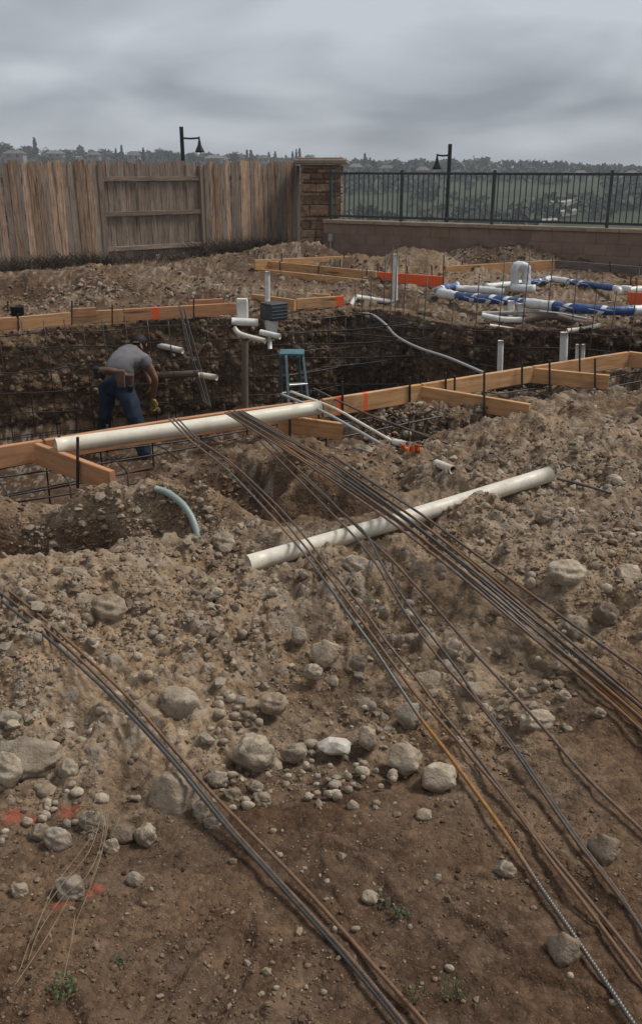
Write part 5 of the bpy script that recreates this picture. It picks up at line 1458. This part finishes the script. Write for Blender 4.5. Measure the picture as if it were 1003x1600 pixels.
# gloved hands, fingers curled round a tie wire
def hand(w, dirn, spread):
    dirn = dirn / np.linalg.norm(dirn); s_ = np.asarray(spread, float); s_ /= np.linalg.norm(s_); f_ = np.cross(dirn, s_)
    ch = [(w, .034, .034), (w + dirn * .045, .040, .028), (w + dirn * .085, .042, .024)]; ed = [(0, 1), (1, 2)]
    for k, L_ in enumerate((.070, .080, .076, .060)):
        b0 = w + dirn * .09 + s_ * (.030 - .020 * k); i0 = len(ch)
        ch += [(b0, .011, .011), (b0 + dirn * L_ * .45 + f_ * .008, .010, .010), (b0 + dirn * L_ * .72 + f_ * .032, .009, .009), (b0 + dirn * L_ * .62 + f_ * .052, .008, .008)]
        ed += [(2, i0), (i0, i0 + 1), (i0 + 1, i0 + 2), (i0 + 2, i0 + 3)]
    i0 = len(ch); t0 = w + dirn * .035 + s_ * .036
    ch += [(t0, .013, .013), (t0 + s_ * .024 + dirn * .03, .011, .011), (t0 + s_ * .022 + dirn * .055 + f_ * .02, .009, .009)]
    ed += [(1, i0), (i0, i0 + 1), (i0 + 1, i0 + 2)]
    skin('glove', ch, ed, M_GLOVE, 0, 1)
hand(rw + (rw - re_) * .02, np.array((.05, .15, -1.)), (.85, -.5, 0)); hand(lw, np.array((.1, -.1, -1.)), (-.85, -.4, 0))

# ------------------------------------------------------------------ step ladder
M_TEAL = speckled('teal_fibreglass', (.045, .115, .135), (.075, .165, .185), 6, .5, .0006)
M_ALU = speckled('dull_aluminium', (.30, .31, .32), (.42, .43, .44), 14, .42, .0004, metal=.7)
tl, tr2 = PY(447, 555, 9.35), PY(473, 554, 9.45)
lad = thing('step_ladder', 'teal fibreglass step ladder standing in the pit', 'ladder', ((tl + tr2)[0] / 2, 9.4, -1.7))
bl, br = np.array((PY(458, 660, 9.05)[0], 9.05, -1.72)), np.array((PY(500, 660, 9.2)[0], 9.2, -1.72))
r1_, r2_ = PY(439, 556, 9.55), PY(466, 556, 9.62); rb1, rb2 = np.array((r1_[0] - .05, 10.35, -1.72)), np.array((r2_[0] + .08, 10.45, -1.72))
def rail_bar(p0, p1, w, d, mat, name, parent=lad, ref=(0, 1, 0)):
    p0, p1 = np.asarray(p0, float), np.asarray(p1, float); u = p1 - p0; L_ = np.linalg.norm(u); u /= L_
    s_ = np.cross(ref, u); s_ /= np.linalg.norm(s_); t_ = np.cross(u, s_)
    return part(name, bbox((p0 + p1) / 2, (w / 2, d / 2, L_ / 2), (s_, t_, u), .004), mat, parent)
for a, b_ in ((tl, bl), (tr2, br)):
    q = rail_bar(a, b_, .030, .075, M_TEAL, 'front_rail'); rail_bar(a + (.0, -.041, 0), b_ + (0, -.041, 0), .014, .008, M_ALU, 'rail_edge', q)
for a, b_ in ((r1_, rb1), (r2_, rb2)): rail_bar(a, b_, .028, .06, M_TEAL, 'rear_rail')
for f_ in (.19, .385, .58, .775, .95):
    a, b_ = tl * (1 - f_) + bl * f_, tr2 * (1 - f_) + br * f_
    d_ = (b_ - a); L_ = np.linalg.norm(d_); d_ /= L_
    part('step', bbox((a + b_) / 2, (L_ / 2, .04, .010), (d_, np.cross((0, 0, 1), d_), np.array((0, 0, 1))), .003), M_ALU, lad)
for f_ in (.3, .7):
    a, b_ = r1_ * (1 - f_) + rb1 * f_, r2_ * (1 - f_) + rb2 * f_; rail_bar(a, b_, .02, .02, M_ALU, 'rear_brace', ref=(0, 0, 1))
cc = (tl + tr2 + r1_ + r2_) / 4
part('top_cap', bbox(cc + (0, 0, .03), (.130, .13, .014), None, .006), M_TEAL, lad)

# ------------------------------------------------------------------ plumbing on the far side
def pl(P, r, label, mat=None, name='plastic_pipe', n=14, hollow=.004, group='plumbing round the pit', step=.05):
    return pipe([np.asarray(q, float) for q in P], r, label, mat or M_PVC, name, group, hollow, n, step)
# skimmer
sk = PY(428, 487, 11.05)
skim = thing('skimmer', 'dark grey ribbed skimmer box on a white throat above the pit wall', 'skimmer', (sk[0], sk[1], sk[2] - .3))
rz = math.radians(38); axs = np.array(((math.cos(rz), math.sin(rz), 0), (-math.sin(rz), math.cos(rz), 0), (0, 0, 1)))
bx_ = part('box', bbox(sk, (.125, .125, .092), axs, .012), M_DKGREY, skim)
for k in range(4):
    part('rib', bbox(sk + axs[0] * .129 * 0 - axs[1] * .127 + (0, 0, -.06 + .04 * k), (.122, .003, .006), axs, .002), M_DKGREY, bx_)
part('lid', bbox(sk + (0, 0, .100), (.127, .127, .010), axs, .004), M_DKGREY, skim)
part('throat', lathe(sk + np.array((-.03, -.02, -.09)), [(.095, 0), (.09, -.02), (.07, -.13), (.066, -.20), (.05, -.21)], 14), M_PVC, skim, True)
pl([PY(418, 474, 11.35), PY(418, 424, 11.35)], .032, 'white upright pipe with a cream cap behind the skimmer', M_PVC)
wc = PY(379, 483, 11.0)
jug = thing('white_container', 'upright white plastic container left of the skimmer', 'container', (wc[0], wc[1], wc[2] - .12))
part('body', bbox(wc, (.068, .05, .115), None, .014), M_PVC, jug); part('lid', bbox(wc + (0, 0, .118), (.062, .045, .008), None, .004), M_PVC_CREAM, jug)
pl([PY(362, 502, 10.85), PY(403, 504, 10.9)], .045, 'fat white fitting below the white container', M_PVC)
pl([PY(366, 512, 10.8), PY(376, 522, 10.75), PY(415, 533, 10.6)], .030, 'white pipe slanting down below the white container', M_PVC_CREAM)
pl([PY(407, 519, 10.7), PY(438, 526, 10.6)], .034, 'short white pipe sticking out under the skimmer', M_PVC)
pl([PY(421, 528, 10.7), PY(422, 545, 10.68)], .026, 'little white nozzle hanging below the skimmer', M_PVC)
pl([PY(383, 528, 10.55), PY(383, 646, 10.5)], .040, 'brown upright pipe in the pit left of the ladder', M_BROWNPIPE)
pl([PY(228, 535, 10.95), PY(286, 548, 10.75)], .035, 'short white pipe sticking out of the pit wall above the arm of the worker', M_PVC)
pl([PY(206, 588, 10.75), PY(262, 586, 10.72), PY(318, 583, 10.65)], .042, 'muddy horizontal pipe along the pit wall behind the worker', M_BROWNPIPE)
pl([PY(312, 586, 10.60), PY(339, 590, 10.5)], .036, 'white pipe end projecting from the pit wall right of the leaning bars', M_PVC_CREAM)
pl([PY(617, 474, 12.5), PY(617, 397, 12.5)], .036, 'tall white upright pipe in front of the orange board', M_PVC)
pl([PY(612, 472, 12.5), PY(556, 464, 12.3)], .034, 'white pipe lying towards the foot of the tall upright pipe', M_PVC)
pl([PY(556, 464, 12.3), PY(549, 475, 12.2), PY(543, 486, 12.1)], .030, 'white pipe bent down over the edge of the deep end', M_PVC)
pl([PY(541, 489, 12.05), PY(553, 490, 12.02)], .034, 'white elbow at the top of the hanging hose', M_PVC)
pl([PY(550, 491, 12.0), PY(578, 491, 11.6), PY(600, 505, 11.3), PY(620, 526, 11.0), PY(655, 544, 10.6), PY(700, 559, 10.1), PY(754, 582, 9.4)], .016, 'grey flexible hose hanging across the deep end', M_GREYHOSE, 'hose', 10, 0)
bk = PY(28, 488, 11.0)
bucket = thing('bucket', 'black bucket standing behind the far form boards', 'bucket', (bk[0], bk[1], bk[2] - .09))
part('body', lathe(bk, [(.0, -.12), (.068, -.12), (.08, .06), (.086, .065), (.086, .075), (.078, .075), (.066, -.10), (.0, -.10)], 16), M_BLACK, bucket, True)
part('handle', tube([bk + (.084 * math.cos(a), -.02, .06 - .05 * math.sin(a)) for a in np.linspace(0, math.pi, 9)], .003, 5), M_STAKE, bucket)
# electrical conduits over the near board beside the ladder
pl([G(440, 616, .16), G(500, 641, .19), G(550, 668, .17), G(592, 692, hitd(592, 692)[2] + .02)], .0095, 'pale conduit crossing the near board, lower of two', M_GREYHOSE, 'conduit', 8, 0)
pl([G(455, 612, .19), G(520, 637, .19), G(565, 662, .17), G(610, 688, hitd(610, 688)[2] + .02)], .0095, 'pale conduit crossing the near board, upper of two', M_PVC_DIRTY, 'conduit', 8, 0)

# spa: bundled pipes wrapped in blue and white plastic, laid in a ring
def wrap_mat(name, c_base, c_print, printed):
    m, nt, b = new_mat(name, .38, .5)
    at = N(nt, 'ShaderNodeAttribute', attribute_name='along').outputs['Fac']; ar = N(nt, 'ShaderNodeAttribute', attribute_name='around').outputs['Fac']
    p = world_pos(nt)
    ph = math_n(nt, 'ADD', math_n(nt, 'MULTIPLY', at, 30.0), math_n(nt, 'MULTIPLY', ar, 1.0))
    ph = math_n(nt, 'ADD', ph, math_n(nt, 'MULTIPLY', noise(nt, p, 5, 3), 4.0))
    st = math_n(nt, 'SINE', ph)
    msk = math_n(nt, 'MULTIPLY', ramp(nt, st, [(.55, 0.0), (.62, 1.0)]), ramp(nt, noise(nt, p, 4.5, 2), [(.46, 0.0), (.51, 1.0)]))
    col = mix(nt, msk if printed else 0.0, c_base, c_print)
    col = mix(nt, math_n(nt, 'MULTIPLY', ramp(nt, noise(nt, p, 12, 4), [(.5, 0.0), (.75, 1.0)]), .35), col, (.30, .26, .21))
    nt.links.new(col, b.inputs['Base Color'])
    bump(nt, b, noise(nt, p, 22, 4, .6), .8, .012)
    return m
M_WBLUE = wrap_mat('blue_wrap', (.026, .070, .215), (.70, .72, .75), True)
M_WWHITE = wrap_mat('white_wrap', (.66, .66, .63), (.5, .5, .5), False)
def wrapped(name, P, r, label, pattern, base, lump=.12):
    """pattern: list of (fraction where the section ends, material)"""
    root = thing(name, label, 'wrapped pipe', base)
    Q = resample(catmull(np.asarray(P, float), 10), .03); n = len(Q); f0 = 0.0
    for i, (f1, mt, kind_) in enumerate(pattern):
        a, b_ = int(f0 * (n - 1)), min(n, int(f1 * (n - 1)) + 2)
        q = Q[a:b_]
        rr = r * (1 + lump * np.array([vnoise(np.array(k * .21), np.array(7.3), 90)[()] - .5 for k in range(a, b_)]) * 2)
        if kind_ == 'white_wrap': rr = rr * 1.06
        V, F = tube(q, rr, 14)
        V = np.array(V); V += (n3(V * 16, 5) * .02)[:, None]
        o = part(kind_, (V, F), mt, root, True)
        al = np.repeat(np.arange(a, b_) * .03, 14); arr = np.tile(np.arange(14) / 14 * 6.283, b_ - a)
        for nm_, dat in (('along', al), ('around', arr)):
            at = o.data.attributes.new(nm_, 'FLOAT', 'POINT'); at.data.foreach_set('value', dat.astype(np.float32))
        f0 = f1
    return root
def RG(pix, z): return [G(a, b, zz) for (a, b), zz in zip(pix, z)]
B_, W_ = (M_WBLUE, 'blue_wrap'), (M_WWHITE, 'white_wrap')
front = RG([(715, 447), (690, 452), (686, 457), (705, 461), (745, 466), (800, 471), (870, 479), (940, 485), (1003, 484), (1060, 474)], [.17] * 10)
wrapped('wrapped_pipe', front, .056, 'front run of blue and white wrapped pipe curving round the spa', [(.19, *B_), (.26, *W_), (.49, *B_), (.57, *W_), (.79, *B_), (.86, *W_), (1.0, *B_)], front[4])
backr = RG([(758, 448), (800, 444), (845, 439), (862, 436), (900, 442), (960, 450), (985, 452)], [.17] * 7)
wrapped('wrapped_pipe', backr, .042, 'back run of blue and white wrapped pipe behind the spa', [(.16, *W_), (.44, *B_), (.62, *W_), (.92, *B_), (1.0, *W_)], backr[3])
inn = RG([(712, 451), (740, 452), (786, 456)], [.16] * 3)
wrapped('wrapped_pipe', inn, .045, 'short white wrapped pipe inside the left of the ring', [(1.0, *W_)], inn[1])
inn = RG([(800, 450), (835, 452)], [.20] * 2)
wrapped('wrapped_pipe', [inn[0], (inn[0] + inn[1]) / 2, inn[1]], .055, 'stubby white wrapped pipe at the foot of the wrapped arch', [(1.0, *W_)], inn[0])
inn = RG([(962, 455), (985, 454), (1003, 453), (1040, 455)], [.14] * 4)
wrapped('wrapped_pipe', inn, .05, 'white wrapped pipe end at the right edge inside the ring', [(1.0, *W_)], inn[0])
inn = RG([(1003, 470), (1040, 468)], [.12] * 2)
M_FILM = wrap_mat('clear_film', (.52, .55, .56), (.8, .8, .8), True)
Ya = 12.3
arch = [PY(a_, b_, Ya) for a_, b_ in ((804, 452), (804, 432), (804, 420), (806, 416), (813, 415), (820, 416), (822, 420), (822, 432), (822, 449))]
wrapped('wrapped_arch', arch, .056, 'upright arch of pipe wrapped in clear film in the spa', [(1.0, M_FILM, 'film_wrap')], arch[0] - np.array((0, 0, .05)), .25)
for px, y0, y1, Yd, rr, lab in ((798, 470, 503, 11.05, .042, 'white pipe dropping below the front wrapped run, left one'), (813, 474, 503, 11.0, .030, 'white pipe dropping below the front wrapped run, right one')):
    pl([PY(px, y1, Yd), PY(px, y0, Yd)], rr, lab, M_PVC)
pl([PY(753, 493, 10.95), PY(785, 499, 10.85), PY(815, 500, 10.8)], .034, 'white pipe lying at the foot of the spa drop pipes', M_PVC)
pl([PY(752, 489, 11.0), PY(850, 488, 10.95), PY(930, 501, 10.8)], .018, 'thin grey pipe along the bank under the ring', M_GREYHOSE)
pl([PY(930, 501, 10.8), PY(970, 503, 10.75)], .030, 'pale pipe end at the right of the bank under the ring', M_PVC_CREAM)
pl([PY(815, 502, 10.85), PY(860, 494, 10.8), PY(900, 503, 10.75), PY(938, 508, 10.7)], .040, 'thick mud brown pipe along the bank under the ring', M_BROWNPIPE)
pl([PY(765, 510, 10.8), PY(800, 516, 10.7), PY(848, 522, 10.6)], .032, 'white pipe with round end lying below the thick brown pipe', M_PVC_CREAM)
pl([PY(885, 517, 10.4), PY(912, 514, 10.45), PY(938, 508, 10.5)], .028, 'white pipe slanting up towards the brown pipe', M_PVC_DIRTY)
for px, y0, y1, rr, lab in ((782, 532, 596, .034, 'white standpipe, leftmost of those behind the near board'), (881, 519, 580, .046, 'thick white standpipe with print on its side behind the near board'), (902, 538, 575, .022, 'left one of the pair of thin capped standpipes'), (911, 538, 575, .022, 'right one of the pair of thin capped standpipes')):
    yb = 9.0
    pl([PY(px - 2, y1, yb), PY(px, y0, yb)], rr * .85, lab, M_PVC)

# ------------------------------------------------------------------ small things
M_ORANGE = speckled('orange_plastic', (.55, .10, .02), (.72, .20, .04), 30, .6, .002)
om = hitd(641, 706)
mk = thing('orange_marker', 'crumpled orange and yellow marker tape on the dirt below the trench', 'marker', om)
V, F = [], []
rr_ = random.Random(9)
for k in range(12):
    a = rr_.uniform(0, 6.28); c = om + np.array((.03 * math.cos(a) * 1.6, .02 * math.sin(a), .02 + rr_.uniform(0, .02)))
    w = np.array((rr_.uniform(-.02, .02), rr_.uniform(-.02, .02), .004)); h_ = np.array((rr_.uniform(-.008, .008), rr_.uniform(-.008, .008), rr_.uniform(.008, .022))); i0 = len(V)
    t_ = np.cross(w, h_); t_ = t_ / np.linalg.norm(t_) * .002
    V += [c - w - h_, c + w - h_, c + w + h_, c - w + h_ * .6, c - w - h_ + t_, c + w - h_ + t_, c + w + h_ + t_, c - w + h_ * .6 + t_]
    F += [(i0, i0 + 1, i0 + 2, i0 + 3), (i0 + 7, i0 + 6, i0 + 5, i0 + 4)] + [(i0 + j, i0 + (j + 1) % 4, i0 + 4 + (j + 1) % 4, i0 + 4 + j) for j in range(4)]
part('tape', (V, F), M_ORANGE, mk)
# green weeds on the mud
M_WEED = speckled('weed_leaf', (.040, .070, .022), (.085, .125, .042), 25, .6, .001, vary=.1)
M_WEED2 = speckled('dull_weed_leaf', (.035, .055, .030), (.07, .10, .05), 25, .6, .001, vary=.1)
def weed(px, py, size, n, label, mat, blade=False, seed=1):
    rg = random.Random(seed); c = hit(px, py); c[2] = Hs(c[0], c[1]) + .002
    r = thing('weed', label, 'weed', c, 'weeds on the mud')
    V, F = [], []
    for k in range(n):
        a = rg.uniform(0, 6.283); rad = size * rg.random() ** .6; q = c + np.array((rad * math.cos(a), rad * .8 * math.sin(a), rg.uniform(.004, .03)))
        d_ = np.array((math.cos(a + rg.uniform(-1, 1)), math.sin(a + rg.uniform(-1, 1)), rg.uniform(-.2, .7))); d_ /= np.linalg.norm(d_)
        if blade: d_ = d_ * .5 + np.array((0, 0, .9)); d_ /= np.linalg.norm(d_)
        s_ = np.cross(d_, (0, 0, 1)); s_ /= np.linalg.norm(s_) + 1e-6
        L_, w = (rg.uniform(.02, .05), .0014) if blade else (rg.uniform(.006, .015), rg.uniform(.0025, .006))
        i0 = len(V); up = np.array((0, 0, .25 * w))
        V += [q, q + d_ * L_ * .5 + s_ * w, q + d_ * L_ + (0, 0, -L_ * .2), q + d_ * L_ * .5 - s_ * w, q + d_ * L_ * .5 + up * 2]
        F += [(i0, i0 + 1, i0 + 4), (i0 + 1, i0 + 2, i0 + 4), (i0 + 2, i0 + 3, i0 + 4), (i0 + 3, i0, i0 + 4)]
    part('leaves', (V, F), mat, r)
    V, F = [], []
    for k in range(max(3, n // 16)):
        a = rg.uniform(0, 6.283); e_ = c + np.array((size * .8 * math.cos(a), size * .6 * math.sin(a), .012))
        v_, f_ = tube([c + (0, 0, -.01), (c + e_) / 2 + (0, 0, .012), e_], .0014, 4); i0 = len(V); V += list(v_); F += [tuple(i + i0 for i in q) for q in f_]
    part('stems', (V, F), mat, r)
weed(98, 1560, .028, 46, 'bright green leafy weed at the bottom left', M_WEED, seed=1)
weed(708, 1568, .028, 30, 'grassy green weed at the bottom, right of the left rebars', M_WEED, True, 2); weed(648, 1572, .020, 20, 'small grassy weed touching the left rebars at the bottom', M_WEED, True, 3)
weed(618, 1440, .026, 16, 'dull grey green weed in the middle of the mud', M_WEED2, False, 4); weed(598, 1412, .014, 10, 'tiny dull weed beside the small reddish stone', M_WEED2, False, 5); weed(190, 1510, .018, 8, 'sparse brownish weed on the mud at lower left', M_WEED2, False, 6)
# dry stalks
M_STRAW = speckled('dry_straw', (.17, .125, .075), (.28, .215, .135), 20, .8, .001)
stalk = thing('dry_stalks', 'bleached dry stalks fanning down from the tan stone at lower left', 'dry weed', hit(165, 1270))
rg = random.Random(4)
for k, path in enumerate(([(162, 1265), (140, 1330), (95, 1385), (60, 1440), (30, 1520)], [(165, 1262), (158, 1320), (135, 1370), (100, 1400), (62, 1455), (45, 1500)], [(168, 1268), (160, 1330), (138, 1395), (120, 1440), (112, 1480)],
        [(170, 1270), (165, 1310), (140, 1385)], [(110, 1400), (70, 1470), (20, 1545)], [(150, 1300), (100, 1365), (80, 1395), (50, 1470)], [(118, 1428), (112, 1470), (100, 1530)])):
    P = [G(a, b_, max(hit(a, b_)[2], 0) + .02 + .06 * max(0, 1 - abs(i - 1.2) / 2.5)) for i, (a, b_) in enumerate(path)]
    part('stalk', tube(catmull(P, 6), .0011, 5), M_STRAW, stalk, True)
for k in range(26):
    q = G(rg.uniform(130, 185), rg.uniform(1262, 1310), .06); d_ = np.array((rg.uniform(-.05, .03), rg.uniform(-.04, .02), rg.uniform(-.04, .03)))
    part('stalk', tube([q - d_, q + d_ * .2 + (0, 0, .01), q + d_], .0009, 4), M_STRAW, stalk, True)
# dead brush along the foot of the wooden fence
V, F = [], []
rg = np.random.default_rng(12)
def brush(t0, t1, n, hmax, dens=1.0):
    for k in range(n):
        t = rg.uniform(t0, t1); q = FA + fd * t + fn * rg.uniform(.12, .75); z = 0.02
        h_ = hmax * rg.uniform(.3, 1); a = rg.uniform(0, 6.283)
        p0 = np.array((q[0], q[1], z)); p2 = p0 + np.array((math.cos(a) * h_ * .9, math.sin(a) * h_ * .6, h_ * rg.uniform(.4, 1)))
        pm_ = (p0 + p2) / 2 + rg.normal(size=3) * h_ * .12
        v_, f_ = tube([p0, pm_, p2], [.006, .005, .002], 3, False); i0 = len(V); V.extend(v_); F.extend([tuple(i + i0 for i in qq) for qq in f_])
brush(col_t(285, FA, fd), col_t(420, FA, fd), 1500, .42); brush(col_t(-40, FA, fd), col_t(150, FA, fd), 1100, .30); brush(col_t(150, FA, fd), col_t(300, FA, fd), 350, .2)
M_BRUSH = speckled('dead_brush', (.045, .034, .026), (.10, .078, .058), 3, .95, 0, pos='World')
tag(part('dry_brush', (V, F), M_BRUSH), 'tangled dead brush along the foot of the wooden fence', 'brush', kind='stuff')

# stones and clods sticking out of the dug pit face
rg = np.random.default_rng(31)
n = 6500
iw = rg.integers(10, WX.shape[0], n); jw = rg.integers(0, WX.shape[1], n)
c = np.stack([WX[iw, jw], WY[iw, jw], WZ[iw, jw]], 1)
s_ = np.minimum(.016 * (1 - rg.uniform(0, 1, n)) ** (-1 / 2.0), .075) * .62
Vw = np.repeat(I1[0][None], n, 0) * rg.uniform(.7, 1.2, (n, 12, 1)) * (s_[:, None] * rg.uniform(.7, 1.3, (n, 3)))[:, None, :] + c[:, None, :]
Fw = (np.array(I1[1])[None] + (np.arange(n) * 12)[:, None, None]).reshape(-1, 3)
me = bpy.data.meshes.new('bank_stones')
me.vertices.add(n * 12); me.vertices.foreach_set('co', Vw.reshape(-1).astype(np.float32))
me.loops.add(len(Fw) * 3); me.loops.foreach_set('vertex_index', Fw.reshape(-1).astype(np.int32))
me.polygons.add(len(Fw)); me.polygons.foreach_set('loop_start', (np.arange(len(Fw)) * 3).astype(np.int32))
me.update(calc_edges=True)
at = me.attributes.new('pid', 'FLOAT', 'POINT'); at.data.foreach_set('value', np.repeat(rg.uniform(0, .8, n), 12).astype(np.float32))
at = me.attributes.new('damp_shade', 'FLOAT', 'POINT'); at.data.foreach_set('value', np.repeat(wd[iw, jw] + rg.uniform(-.3, .2, n), 12).astype(np.float32))  # clods carry the wall's painted shade and damp
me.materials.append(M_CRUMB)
o = bpy.data.objects.new('bank_stones', me); link(o); tag(o, 'stones and clods sticking out of the dug pit wall', 'soil', kind='stuff')
